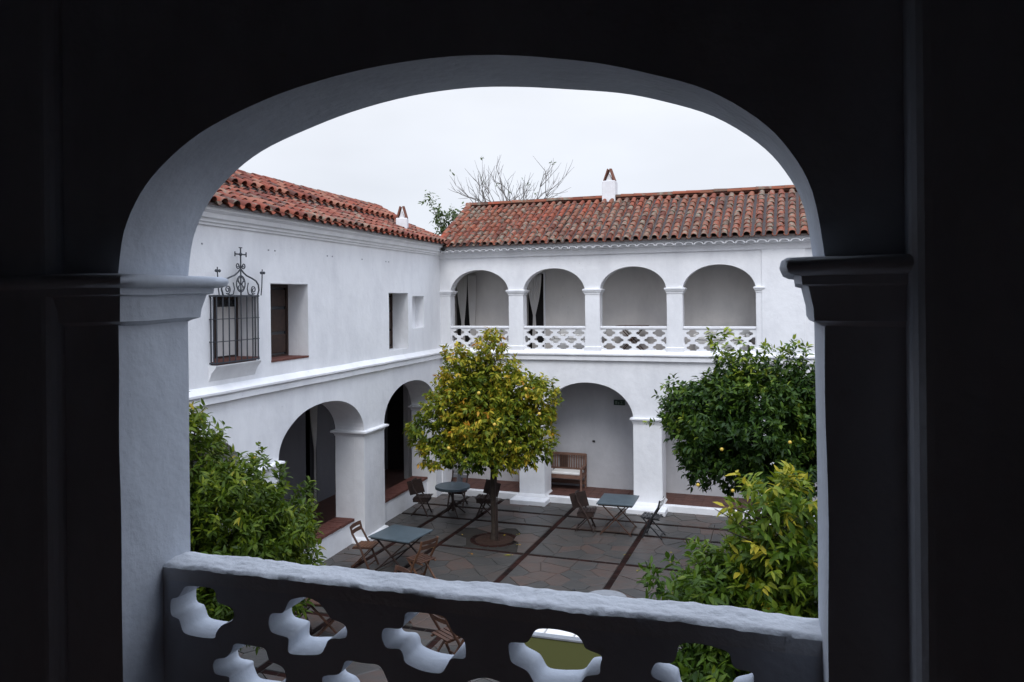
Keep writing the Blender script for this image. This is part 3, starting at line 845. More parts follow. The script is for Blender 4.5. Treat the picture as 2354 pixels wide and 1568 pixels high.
# dark doors behind the far arch
dl = MB(); dl.box(3.15, 6.3, -2.66, -2.60, 0.205, 3.3, FL.T); dl.build('door_leaf', M['darkwood'], left, label='wide dark wooden doors in the shade of the far arch')
# window fillings
def window(u0, u1, z0, z1, dep, split, label=None, sill=True, leaf_open=False):
    fr = MB()
    t = 0.06
    fr.box(u0, u1, -dep - 0.06, -dep, z0, z0 + t, FL.T); fr.box(u0, u1, -dep - 0.06, -dep, z1 - t, z1, FL.T)
    fr.box(u0, u0 + t, -dep - 0.06, -dep, z0 + t, z1 - t, FL.T); fr.box(u1 - t, u1, -dep - 0.06, -dep, z0 + t, z1 - t, FL.T)
    cu = (u0 + u1) / 2; fr.box(cu - 0.035, cu + 0.035, -dep - 0.06, -dep + 0.004, z0 + t, z1 - t, FL.T)
    f = fr.build('window', M['shutter'], left)
    if label: f['label'] = label
    p = MB(); p.box(u0 + 0.03, u1 - 0.03, -dep - 0.045, -dep - 0.03, z0 + 0.03, z1 - 0.03, FL.T); p.build('pane', M['pane'], f)
    for k, (a, b) in enumerate(((u0 + t, cu - 0.035), (cu + 0.035, u1 - t))):
        if split == 'panel':
            for zz in ((z0 + 0.1, z0 + (z1 - z0) * 0.32), (z0 + (z1 - z0) * 0.36, z0 + (z1 - z0) * 0.66), (z0 + (z1 - z0) * 0.70, z1 - 0.1)):
                q = MB(); q.box(a + 0.03, b - 0.03, -dep - 0.03, -dep - 0.004, zz[0], zz[1], FL.T); q.build('panel', M['shutter'], f, bevel=0.012)
        else:
            q = MB(); q.box(a, b, -dep - 0.028, -dep - 0.022, z0 + t, z1 - t - 0.12, FL.T); q.build('blind', M['curtain'], f)
    if sill:
        s = MB(); s.box(u0 + 0.003, u1 - 0.003, -dep, 0.012, z0 - 0.005, z0 + 0.03, FL.T); s.build('sill', M['brick'], f)
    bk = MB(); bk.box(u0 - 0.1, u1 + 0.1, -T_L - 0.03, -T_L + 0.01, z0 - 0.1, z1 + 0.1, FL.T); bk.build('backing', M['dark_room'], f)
    return f
window(-5.08, -3.86, 4.42, 5.50, 0.42, 'blind', 'dark framed window with pale blinds behind the iron grille')
window(-3.50, -2.25, 4.32, 5.73, 0.44, 'panel', 'dark oak panelled window with a red brick sill')
window(1.34, 2.45, 4.19, 5.58, 0.43, 'panel', 'dark window set deep near the corner', sill=False)
nb = MB(); nb.box(2.66, 3.50, -0.30, -0.242, 4.64, 5.54, FL.T); nb.build('niche_back', M['white'], left)
# wall sill bulge under the grille
sb_ = MB(); mould_line(FL, -5.2, -4.0, [(-0.02, 4.395), (0.15, 4.39), (0.14, 4.36), (0.06, 4.27), (0.01, 4.15), (-0.02, 4.12)], sb_, 0.012, 0.2); sb_.build('window_ledge', M['white'], left, smooth=40)
bsil = MB()
for i in range(9):
    bsil.box(-5.14 + i * 0.118, -5.14 + i * 0.118 + 0.110, -0.02, 0.10, 4.40, 4.45, FL.T)
bsil.build('brick_ledge', M['brick'], left)
# roofs
us = [-12.4 + 0.29 * i for i in range(60) if -12.4 + 0.29 * i < 4.85]
PLr = tile_roof(left, FL, us, 0.30, 6.94, 23.5, 1.46, M['tile_left'], expo=0.29, part_budget=170, seed=11)
us2 = [x for x in us if x < 4.1]
us2 = [x + 0.1 for x in us2]
PU = tile_roof(left, FL, us2, -0.84, 7.57, 28, 0.80, M['tile_left'], expo=0.26, part_budget=120, seed=12)
up2 = MB(); up2.box(-12.5, 4.0, -1.2, -1.0, 7.1, 7.53, FL.T); up2.build('roof_step', M['brick'], left)
ridge_tiles(left, (PU(-12.4, 0.80, 0.02), PU(4.1, 0.80, 0.02)), 0.09, M['tile_left'], 5)
rs = MB(); q = [PU(-12.4, 0.79, 0), PU(4.1, 0.79, 0), PU(4.1, 0.79, 0) - FL.n * 3 - Vector((0, 0, 1.4)), PU(-12.4, 0.79, 0) - FL.n * 3 - Vector((0, 0, 1.4))]
rs.add(q, [(0, 1, 2, 3)]); rs.build('rear_roof_slope', M['tile_left'], left)
_a = MB(); _a.bar(PU(-12.4, 0.81, 0.03), PU(4.1, 0.81, 0.03), 0.1, 0.1); _a.build('ridge_mortar', M['brick'], left)
c = FL(3.02, -0.40, 0)
chimney(left, c, 0.29, 0.29, 7.0, 7.53, Vector((0.94, 0.34, 0)), 0, 0.30, face_open=True)

# iron grille (a thing fixed on the wall)
gr = empty('window_grille', (0, 0, 0), 'wrought iron window grille crowned by scrolls and a cross on the left wall', 'window grille')
G0, G1, GZ0, GZ1, GN = -5.17, -4.03, 4.41, 5.50, 0.12
def vbar(m, u, n):
    m.tube([FL(u, n, GZ0), FL(u, n, GZ1)], 0.011, 6)
for i in range(8):
    u = G0 + 0.02 + (G1 - G0 - 0.04) * i / 7
    m = MB(); vbar(m, u, GN); m.build('grille_bar', M['iron'], gr)
for u in (G0 + 0.02, G1 - 0.02):
    m = MB(); vbar(m, u, 0.06); vbar(m, u, 0.012); m.build('grille_bar', M['iron'], gr)
for z, hh in ((GZ0 + 0.02, 0.022), (4.77, 0.012), (5.13, 0.012), (GZ1, 0.028)):
    m = MB()
    for a, b in (((G0, 0), (G0, GN)), ((G0, GN), (G1, GN)), ((G1, GN), (G1, 0))):
        m.bar(FL(a[0], a[1], z), FL(b[0], b[1], z), 0.026, hh)
    m.build('grille_rail', M['iron'], gr)
def pl(pts, r=0.010, n=5, nn=GN): return MB().tube([FL(u, nn, z) for u, z in pts], r, n)
def scroll(cu, cz, r, turns, start, cw=1, k=20):
    return [(cu + math.cos(start + cw * 2 * math.pi * turns * i / k) * r * (1 - 0.75 * i / k), cz + math.sin(start + cw * 2 * math.pi * turns * i / k) * r * (1 - 0.75 * i / k)) for i in range(k + 1)]
cu = -4.52
for s in (-1, 1):
    dome = [(cu + s * 0.46, 5.51), (cu + s * 0.50, 5.60), (cu + s * 0.485, 5.69), (cu + s * 0.42, 5.755), (cu + s * 0.30, 5.80), (cu + s * 0.16, 5.84), (cu + s * 0.07, 5.89), (cu, 5.95)]
    pl(dome, 0.014).build('crest_rib', M['iron'], gr)
    pl(scroll(cu + s * 0.345, 5.605, 0.075, 1.6, R(-60) if s > 0 else R(240), -s)).build('crest_scroll', M['iron'], gr)
    pl([(cu + s * 0.345, 5.53), (cu + s * 0.28, 5.515), (cu + s * 0.20, 5.53), (cu + s * 0.17, 5.62), (cu + s * 0.20, 5.72)]).build('crest_scroll', M['iron'], gr)
    pl([(cu + s * 0.56, 5.51), (cu + s * 0.585, 5.65), (cu + s * 0.60, 5.90)], 0.010).build('crest_spike', M['iron'], gr)
    m = MB(); m.ball(FL(cu + s * 0.60 - 0.03, GN, 5.90), 0.026, 6, 5); m.ball(FL(cu + s * 0.60 + 0.05, GN, 5.90), 0.026, 6, 5); m.tube([FL(cu + s * 0.60 - 0.04, GN, 5.90), FL(cu + s * 0.60 + 0.06, GN, 5.90)], 0.01, 5); m.tube([FL(cu + s * .6, GN, 5.88), FL(cu + s * .6, GN, 5.96)], 0.009, 5)
    m.build('spike_finial', M['iron'], gr)
    pl(scroll(cu + s * 0.075, 6.0, 0.055, 1.3, R(180) if s > 0 else 0, s)).build('crest_scroll', M['iron'], gr)
pl([(cu + 0.115 * math.cos(t), 5.70 + 0.135 * math.sin(t)) for t in [2 * math.pi * i / 18 for i in range(19)]]).build('crest_oval', M['iron'], gr)
m = MB()
for s in (-1, 1):
    m.tube([FL(cu + s * 0.10, GN, 5.63), FL(cu + s * 0.02, GN, 5.69), FL(cu + s * 0.07, GN, 5.77), FL(cu, GN, 5.83)], 0.008, 5)
    m.tube([FL(cu + s * 0.10, GN, 5.76), FL(cu + s * 0.03, GN, 5.70), FL(cu + s * 0.06, GN, 5.62), FL(cu, GN, 5.57)], 0.008, 5)
m.build('crest_tracery', M['iron'], gr)
pl([(cu, 5.51), (cu, 6.30)], 0.012).build('crest_stem', M['iron'], gr)
m = MB(); m.tube([FL(cu - 0.15, GN, 6.19), FL(cu + 0.15, GN, 6.19)], 0.013, 6)
for (a, b) in ((-0.15, 0), (0.15, 0)):
    m.bar(FL(cu + a, GN, 6.15), FL(cu + a, GN, 6.23), 0.014, 0.014)
m.bar(FL(cu - 0.04, GN, 6.30), FL(cu + 0.04, GN, 6.30), 0.014, 0.014); m.ball(FL(cu, GN, 6.19), 0.03, 6, 5)
m.build('cross', M['iron'], gr)

# ================================================================== RIGHT WING (outside the frame) 
right = empty('right_wing', (0, 0, 0), 'plain white wing closing the courtyard on the right, outside the frame', 'building')
outl = [(2.0, -0.05)]
for a in (5.0, 8.2, 11.4, 14.6): outl += arch_notch(a - 1.1, a + 1.1, -0.05, 2.4, 3.3, 16)
outl += [(19.75, -0.05), (19.75, 6.8), (2.0, 6.8)]
slab(FR, outl, [rect(a - .4, a + .4, 4.4, 5.6) for a in (5.0, 8.2, 11.4, 14.6)], 0, -0.5).build('wall', M['white'], right)
q = MB(); q.box(2.0, 19.75, -2.4, -2.2, -.05, 6.8, FR.T); q.build('rear_wall', M['inner'], right)
q = MB(); q.add([FR(2, .3, 6.9), FR(19.6, .3, 6.9), FR(19.6, -2.4, 8.1), FR(2, -2.4, 8.1), FR(2, .3, 6.82), FR(19.6, .3, 6.82), FR(19.6, -2.4, 8.0), FR(2, -2.4, 8.0)], [(0, 1, 2, 3), (7, 6, 5, 4), (0, 4, 5, 1), (1, 5, 6, 2), (2, 6, 7, 3), (3, 7, 4, 0)]); q.build('roof', M['brick'], right)

# ================================================================== OUR OWN GALLERY
gal = empty('near_gallery', (0, 0, 0), 'shadowed white gallery with the big arch and pierced parapet framing the view', 'building')
TN = 0.28
J0, J1 = -1.71, 0.135
outer = [(-8.9, 3.93), (J0, 3.93)] + [(J0, 3.93 + 1.54 * i / 22) for i in range(1, 22)]
AP = [(J0, 5.475), (-1.690, 5.60), (-1.630, 5.708), (-1.546, 5.788), (-1.434, 5.856), (-1.284, 5.912), (-1.130, 5.952), (-0.93, 5.981), (-0.76, 5.989), (-0.62, 5.981), (-0.485, 5.964), (-0.34, 5.938), (-0.221, 5.902), (-0.102, 5.855), (0.003, 5.784), (0.068, 5.712), (0.113, 5.620), (J1, 5.475)]
def catmull(P, k=4):
    o = []
    for i in range(len(P) - 1):
        a, b, c, d = P[max(i - 1, 0)], P[i], P[i + 1], P[min(i + 2, len(P) - 1)]
        for j in range(k):
            t = j / k
            o.append(tuple(0.5 * (2 * b[m] + (c[m] - a[m]) * t + (2 * a[m] - 5 * b[m] + 4 * c[m] - d[m]) * t * t + (3 * b[m] - a[m] - 3 * c[m] + d[m]) * t ** 3) for m in (0, 1)))
    return o + [P[-1]]
outer += catmull(AP)
outer += [(J1, 5.475 - 1.54 * i / 22) for i in range(1, 22)] + [(J1, 3.93), (4.4, 3.93), (4.4, 7.15), (-8.9, 7.15)]
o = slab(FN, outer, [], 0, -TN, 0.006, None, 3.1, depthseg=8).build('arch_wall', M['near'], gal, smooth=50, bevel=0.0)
lo = MB(); lo.box(-8.9, 4.4, -TN, 0, -0.05, 3.925, FN.T); lo.build('lower_wall', M['white'], gal)
CAPN = [(0, 5.335), (0.006, 5.34), (0.024, 5.348), (0.026, 5.375), (0.034, 5.41), (0.036, 5.420), (0.050, 5.424), (0.052, 5.442), (0.066, 5.444), (0.078, 5.450), (0.083, 5.462), (0.080, 5.474), (0.068, 5.480), (0, 5.482)]
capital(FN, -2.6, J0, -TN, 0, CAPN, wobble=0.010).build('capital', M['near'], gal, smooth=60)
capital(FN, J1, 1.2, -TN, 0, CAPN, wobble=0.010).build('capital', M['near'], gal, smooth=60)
# pilasters on the gallery side
for a, b, pj in ((-2.9, -1.90, 0.05), (0.285, 1.4, 0.10)):
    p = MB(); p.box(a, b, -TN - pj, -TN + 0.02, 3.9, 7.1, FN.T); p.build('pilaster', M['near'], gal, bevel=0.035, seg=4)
# parapet
hs = []
for r, zc in enumerate([4.483, 4.330, 4.180, 4.045]):
    c0 = -1.585 if r % 2 == 0 else -1.41
    k = 0
    while c0 + 0.362 * k < J1 + 0.1:
        c = c0 + 0.362 * k; k += 1
        p = cross_hole(c, zc, 0.252, 0.156, 0.017, r + 3 + k * 0.7)
        p = clip_poly(p, -1, 0, -(J0 + 0.02)); p = clip_poly(p, 1, 0, J1 - 0.02)
        if len(p) > 3 and max(q[0] for q in p) - min(q[0] for q in p) > 0.05: hs.append(smooth_loop(smooth_loop(p, 0.2), 0.25))
p = slab(FN, subdiv(rect(J0 - 0.01, J1 + 0.01, 3.92, 4.595), 0.08), hs, -0.002, -0.116, 0.007, None, 6, depthseg=3)
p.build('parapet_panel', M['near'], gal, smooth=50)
# lumpy coping
cp = MB(); NU, NV = 260, 16; vs = []
for i in range(NU + 1):
    for j in range(NV + 1):
        u = J0 - 0.02 + (J1 - J0 + 0.04) * i / NU; t = j / NV
        n = 0.004 - t * 0.124
        e_ = min(t, 1 - t) * NV
        z = 4.620 - (0.010 if e_ < 0.5 else (0.002 if e_ < 1.5 else 0.0))
        q = FN(u, n, z)
        z2 = noise.noise(Vector((u * 9, n * 14, 1))) * 0.007 + noise.noise(Vector((u * 34, n * 50, 4))) * 0.003 + noise.noise(Vector((u * 3, 0, 9))) * 0.006
        nn = noise.noise(Vector((u * 11, t * 2, 5))) * 0.006 + noise.noise(Vector((u * 40, t * 2, 8))) * 0.0025
        vs.append(FN(u, n + nn, z + z2))
fs = [(i * (NV + 1) + j, (i + 1) * (NV + 1) + j, (i + 1) * (NV + 1) + j + 1, i * (NV + 1) + j + 1) for i in range(NU) for j in range(NV)]
b0 = len(vs)
for i in range(NU + 1):
    u = J0 - 0.02 + (J1 - J0 + 0.04) * i / NU
    vs.append(FN(u, 0.0, 4.57)); vs.append(FN(u, -0.118, 4.57))
for i in range(NU):
    fs.append((i * (NV + 1), b0 + 2 * i, b0 + 2 * i + 2, (i + 1) * (NV + 1)))
    fs.append((i * (NV + 1) + NV, (i + 1) * (NV + 1) + NV, b0 + 2 * i + 3, b0 + 2 * i + 1))
cp.add(vs, fs); cp.build('coping', M['coping'], gal, smooth=42)
# rest of the gallery room
q = MB(); q.box(-8.9, 4.4, -3.6, -0.0, 3.75, 3.92, FN.T); q.build('gallery_floor', M['gallery_tile'], gal)
q = MB(); q.box(-8.9, 4.4, -3.6, -TN, 7.0, 7.15, FN.T); q.build('gallery_ceiling', M['ceiling'], gal)
q = MB(); q.box(-8.9, 4.4, -3.75, -3.6, 3.75, 7.15, FN.T); q.box(-9.0, -8.9, -3.75, 0, 3.75, 7.15, FN.T); q.box(4.4, 4.5, -3.75, 0, 3.75, 7.15, FN.T); q.build('gallery_room_wall', M['gallery_room'], gal)
q = MB()
q.add([FN(-8.9, .3, 7.05), FN(4.5, .3, 7.05), FN(4.5, -3.7, 8.6), FN(-8.9, -3.7, 8.6), FN(-8.9, .3, 7.16), FN(4.5, .3, 7.16), FN(4.5, -3.7, 8.7), FN(-8.9, -3.7, 8.7)], [(0, 1, 2, 3), (7, 6, 5, 4), (0, 4, 5, 1), (1, 5, 6, 2), (2, 6, 7, 3), (3, 7, 4, 0)])
q.build('roof', M['brick'], gal)

# ================================================================== CURTAINS
def curtain(name, F, u0, u1, n, z0, z1, tie_z, tie_w, tie_u, label, m=M['curtain'], folds=6):
    K, Z = 36, 26; vs = []
    for i in range(Z + 1):
        z = z1 + (z0 - z1) * i / Z
        if z > tie_z: t = (z1 - z) / (z1 - tie_z); s = t ** 1.7
        else: s = 1 - 0.25 * (tie_z - z) / (tie_z - z0 + 1e-6)
        for j in range(K + 1):
            a = u0 + (u1 - u0) * j / K; b = tie_u + (j / K - 0.5) * tie_w
            u = a * (1 - s) + b * s
            vs.append(F(u, n + math.sin(j / K * folds * 2 * math.pi + z) * (0.022 - 0.012 * s), z))
    fs = [(i * (K + 1) + j, i * (K + 1) + j + 1, (i + 1) * (K + 1) + j + 1, (i + 1) * (K + 1) + j) for i in range(Z) for j in range(K)]
    o = MB().add(vs, fs).build(name, m, None, smooth=80)
    s = o.modifiers.new('thickness', 'SOLIDIFY'); s.thickness = 0.004
    return tag(o, label, 'curtain')
curtain('curtain', FB, -7.14, -6.70, -1.27, 3.95, 6.1, 4.95, 0.07, -6.93, 'white curtain tied in the middle over the dark door behind the second upper arch')
curtain('curtain', FB, -7.72, -7.20, -1.27, 3.95, 6.1, 4.6, 0.22, -7.42, 'grey-white curtain edge hanging just left of the tied curtain, half behind the pier')
curtain('curtain', FB, -9.33, -8.98, -1.27, 3.95, 6.15, 4.75, 0.09, -9.13, 'white tied curtain at the far left of the first upper arch')
curtain('curtain', FB, -8.96, -8.70, -1.26, 3.95, 6.15, 4.55, 0.14, -8.83, 'grey-white curtain hanging right of the tied one inside the first upper arch')
curtain('curtain', FL, 1.78, 2.12, -2.42, 0.22, 2.85, 1.6, 0.06, 2.0, 'pale curtain tied narrow in the doorway under the near left ground arch')

# ================================================================== FURNITURE
def folding_chair(loc, rz, label, wm, sm=None, slat=None, group=None, solid=False):
    """faces +x; seat .44 high"""
    sm = sm or wm
    t = empty('folding_chair', loc, label, 'chair', group, rz=rz)
    W = 0.21
    for s in (-1, 1):
        m = MB(); m.tube([(0.20, s * W, 0.0), (0.02, s * W, 0.40), (-0.17, s * W, 0.72), (-0.21, s * W, 0.87)], 0.021, 6); m.build('leg', wm, t)
        m = MB(); m.bar((-0.24, s * (W - 0.035), 0.0), (0.19, s * (W - 0.035), 0.43), 0.022, 0.03, (0, 1, 0)); m.build('leg', wm, t)
        m = MB(); m.bar((-0.19, s * (W - 0.035), 0.425), (0.22, s * (W - 0.035), 0.445), 0.022, 0.03, (0, 1, 0)); m.build('seat_rail', wm, t)
    for i in range(6):
        x = -0.17 + i * 0.072
        m = MB(); m.box(x, x + 0.055, -W + 0.01, W - 0.01, 0.45 + 0.003 * i, 0.463 + 0.003 * i); m.build('seat_slat', sm, t)
    for k, (x, z) in enumerate(((-0.175, 0.70), (-0.205, 0.80))):
        m = MB(); vs = []
        for j in range(7):
            y = -W + 2 * W * j / 6; bow = -0.03 * (1 - (j / 3 - 1) ** 2)
            for dx, dz in ((0, 0), (0.014, 0), (0.0, 0.07), (0.014, 0.07)): vs.append((x + bow + dx - dz * 0.2, y, z + dz))
        fs = []
        for j in range(6):
            a = 4 * j
            fs += [(a, a + 4, a + 6, a + 2), (a + 1, a + 3, a + 7, a + 5), (a + 2, a + 6, a + 7, a + 3), (a, a + 1, a + 5, a + 4)]
        fs += [(0, 2, 3, 1), (24, 25, 27, 26)]
        m.add(vs, fs); m.build('back_slat', slat or sm, t)
    if solid:
        m = MB(); m.bar((-0.11, 0, 0.52), (-0.20, 0, 0.86), 2 * W - 0.03, 0.016, (0, 1, 0)); m.build('back_panel', slat or sm, t)
        m = MB(); m.box(-0.18, 0.20, -W + 0.015, W - 0.015, 0.35, 0.43); m.build('seat_apron', wm, t)
    for x, z in ((-0.20, 0.07), (0.15, 0.10)):
        m = MB(); m.bar((x, -W, z), (x, W, z), 0.02, 0.02); m.build('stretcher', wm, t)
    return t
def folding_table(loc, rz, w, d, label, top, lm, group=None):
    t = empty('folding_table', loc, label, 'table', group, rz=rz)
    m = MB(); m.box(-w / 2, w / 2, -d / 2, d / 2, 0.705, 0.735); m.build('tabletop', top, t, bevel=0.006)
    m = MB()
    for s in (-1, 1): m.box(-w / 2 + 0.03, w / 2 - 0.03, s * (d / 2 - 0.06) - 0.012, s * (d / 2 - 0.06) + 0.012, 0.67, 0.704)
    m.build('apron', lm, t)
    for s in (-1, 1):
        y = s * (d / 2 - 0.10)
        for q in (-1, 1):
            m = MB(); m.bar((q * (w / 2 - 0.06), y + q * 0.014, 0.0), (-q * (w / 2 - 0.10), y + q * 0.014, 0.69), 0.022, 0.032, (0, 1, 0)); m.build('leg', lm, t)
    for x, z in ((-w / 2 + 0.09, 0.05), (w / 2 - 0.09, 0.05), (0, 0.35)):
        m = MB(); m.bar((x, -d / 2 + 0.1, z), (x, d / 2 - 0.1, z), 0.02, 0.02); m.build('stretcher', lm, t)
    return t
def round_table(loc, r, label, top, lm, drop=0.05):
    t = empty('round_table', loc, label, 'table')
    m = MB(); m.disc((0, 0), r, 0.735 - drop, 0.735, 32); m.build('tabletop', top, t, smooth=40, bevel=0.012)
    m = MB(); m.tube([(0, 0, 0.10), (0, 0, 0.69)], 0.035, 10); m.build('column', lm, t)
    for k in range(4):
        a = math.pi / 4 + k * math.pi / 2
        m = MB(); m.tube([(0.02 * math.cos(a), 0.02 * math.sin(a), 0.30), (0.2 * math.cos(a), 0.2 * math.sin(a), 0.13), (0.33 * math.cos(a), 0.33 * math.sin(a), 0.015)], [0.02, 0.02, 0.015], 6); m.build('leg', lm, t)
    return t
folding_table((-7.45, 13.98, 0.012), R(-6), 0.95, 0.90, 'square blue-grey folding table beside the left white pier', M['slate'], M['darkwood'])
folding_chair((-8.22, 13.88, 0.012), R(5), 'brown folding chair left of the square table by the white pier', M['wood'], M['wood_pale'], M['wood'])
folding_chair((-6.72, 13.45, 0.012), R(160), 'orange-brown folding chair at the near right side of the table by the pier', M['wood_pale'], M['wood'])
folding_table((-3.88, 17.88, 0.012), R(2), 0.84, 0.95, 'square blue-grey folding table in front of the right ground pier', M['slate'], M['wood'])
folding_chair((-4.62, 17.75, 0.012), R(8), 'dark folding chair with its back to the bench, left of the far right table', M['darkwood'], solid=True)
folding_chair((-3.05, 17.72, 0.012), R(176), 'black framed folding chair with pale slats right of the far right table', M['black_iron'], M['black_iron'], M['cushion'])
round_table((-8.10, 17.95, 0.012), 0.44, 'round grey-blue table behind the trunk of the yellow-green orange tree', M['slate'], M['darkwood'], 0.07)
folding_chair((-8.86, 17.75, 0.012), R(12), 'dark folding chair left of the round table near the low wall', M['darkwood'], solid=True)
folding_chair((-7.28, 18.15, 0.012), R(186), 'dark folding chair between the round table and the tree trunk', M['darkwood'], solid=True)
folding_chair((-8.33, 18.78, 0.012), R(-88), 'chair with a pale grey back behind the round table', M['darkwood'], M['darkwood'], M['dark_fabric'], solid=True)
# teak bench with cushions, in the arcade
b = empty('garden_bench', (-6.35, 20.86, 0.172), 'teak garden bench with white cushions against the rear wall inside the arcade', 'bench')
BW = 0.88
for s in (-1, 1):
    m = MB(); m.bar((s * BW, 0.16, 0), (s * BW, 0.22, 0.93), 0.05, 0.045); m.build('leg', M['bench_wood'], b)
    m = MB(); m.bar((s * BW, -0.30, 0), (s * BW, -0.30, 0.62), 0.05, 0.05); m.build('leg', M['bench_wood'], b)
    m = MB(); m.box(s * BW - 0.03, s * BW + 0.03, -0.34, 0.2, 0.60, 0.635); m.build('armrest', M['bench_wood'], b)
    m = MB(); m.box(s * BW - 0.015, s * BW + 0.015, -0.30, 0.17, 0.34, 0.40); m.build('side_rail', M['bench_wood'], b)
m = MB(); m.box(-BW, BW, -0.32, -0.29, 0.33, 0.41); m.build('front_rail', M['bench_wood'], b)
for i in range(6):
    m = MB(); m.box(-BW, BW, -0.31 + i * 0.075, -0.25 + i * 0.075, 0.405, 0.425); m.build('seat_slat', M['bench_wood'], b)
m = MB(); m.box(-BW, BW, 0.195, 0.235, 0.87, 0.94); m.build('top_rail', M['bench_wood'], b, bevel=0.01)
m = MB(); m.box(-BW, BW, 0.18, 0.215, 0.48, 0.53); m.build('lower_rail', M['bench_wood'], b)
for i in range(25):
    x = -BW + 0.06 + i * (2 * BW - 0.12) / 24
    if abs(x - 0.25) < 0.13 or abs(x + 0.35) < 0.13: continue
    m = MB(); m.bar((x, 0.198, 0.52), (x, 0.212, 0.88), 0.035, 0.014); m.build('back_slat', M['bench_wood'], b)
for cx_ in (0.25, -0.35):
    m = MB(); m.box(cx_ - 0.12, cx_ + 0.12, 0.195, 0.212, 0.53, 0.87); m.build('back_panel', M['wood'], b)
    m = MB()
    for k in range(3): m.box(cx_ - 0.07 + k * 0.06, cx_ - 0.05 + k * 0.06, 0.188, 0.196, 0.55, 0.85)
    m.build('panel_fret', M['darkwood'], b)
m = MB(); m.box(-BW - 0.02, BW + 0.02, 0.12, 0.15, 0.10, 0.20); m.build('back_stretcher', M['bench_wood'], b)
for k, (a, c_) in enumerate(((-BW + 0.03, -0.03), (0.03 - 0.02, BW - 0.04))):
    m = MB(); m.box(a, c_, -0.30, 0.13, 0.427, 0.50)
    tag(m.build('cushion', M['cushion'], None, bevel=0.025, seg=3), ('left' if k == 0 else 'right') + ' white seat cushion on the teak bench in the arcade', 'cushion').location = (-6.35, 20.86, 0.172)

# sofa seen from behind through the parapet
def sofa(loc, rz, label, cm=M['cushion'], fm=M['olive'], L=1.9):
    t = empty('garden_sofa', loc, label, 'sofa', rz=rz)      # back towards -y
    m = MB(); m.box(-L / 2, L / 2, -0.42, 0.36, 0.10, 0.36); m.build('base', fm, t, bevel=0.015)
    m = MB(); m.box(-L / 2, L / 2, -0.44, -0.37, 0.12, 0.66); m.build('backrest', fm, t, bevel=0.01)
    m = MB(); m.box(-L / 2 - 0.02, L / 2 + 0.02, -0.455, -0.345, 0.662, 0.695); m.build('top_rail', M['stone_top'], t, bevel=0.008)
    for s in (-1, 1):
        m = MB(); m.box(s * (L / 2) - 0.04, s * (L / 2) + 0.04, -0.36, 0.38, 0.362, 0.52); m.build('armrest', fm, t, bevel=0.01)
    for i in range(4):
        for j in (0.3, -0.38):
            pass
    for sx in (-1, 1):
        for y in (-0.36, 0.3):
            m = MB(); m.box(sx * (L / 2 - 0.06) - 0.03, sx * (L / 2 - 0.06) + 0.03, y - 0.03, y + 0.03, 0, 0.099); m.build('leg', M['darkwood'], t)
    k = 4; wd = (L - 0.12) / k
    for i in range(k):
        m = MB(); m.box(-L / 2 + 0.06 + i * wd + 0.008, -L / 2 + 0.06 + (i + 1) * wd - 0.008, -0.33, 0.37, 0.365, 0.50); m.build('seat_cushion', cm, t, bevel=0.03, seg=3)
    return t
sofa((-3.05, 10.85, 0.012), R(2), 'olive garden sofa with white seat cushions seen from behind through the parapet')
round_table((-2.80, 11.95, 0.012), 0.33, 'round pale stone table just beyond the parapet coping', M['stone_top'], M['black_iron'])
folding_chair((-2.98, 11.72, 0.012), R(35), 'black chair left of the pale stone table', M['black_iron'])
folding_chair((-2.34, 11.70, 0.012), R(140), 'black chair right of the pale stone table', M['black_iron'])
folding_table((-6.9, 10.75, 0.012), R(12), 0.85, 0.85, 'brown slatted folding table seen through the second parapet opening', M['wood'], M['wood'])
folding_chair((-7.62, 10.65, 0.012), R(4), 'dark folding chair seen through the second opening of the parapet', M['darkwood'])
folding_chair((-6.35, 11.6, 0.012), R(-120), 'brown folding chair beyond the brown slatted table', M['wood'])
folding_chair((-4.85, 10.55, 0.012), R(60), 'reddish brown folding chair seen through the third parapet opening', M['wood'])
# chairs and sofas in the upper gallery opposite
sofa((-5.55, 20.75, 3.94), R(180), 'white cushioned sofa behind the second balustrade panel', M['cushion'], M['cushion'], 1.3)
sofa((-1.75, 20.75, 3.94), R(180), 'white cushioned sofa behind the fourth balustrade panel', M['cushion'], M['cushion'], 1.3)
folding_table((-4.05, 20.62, 3.94), 0.0, 0.8, 0.55, 'low brown wooden table behind the third balustrade panel', M['wood'], M['wood'])

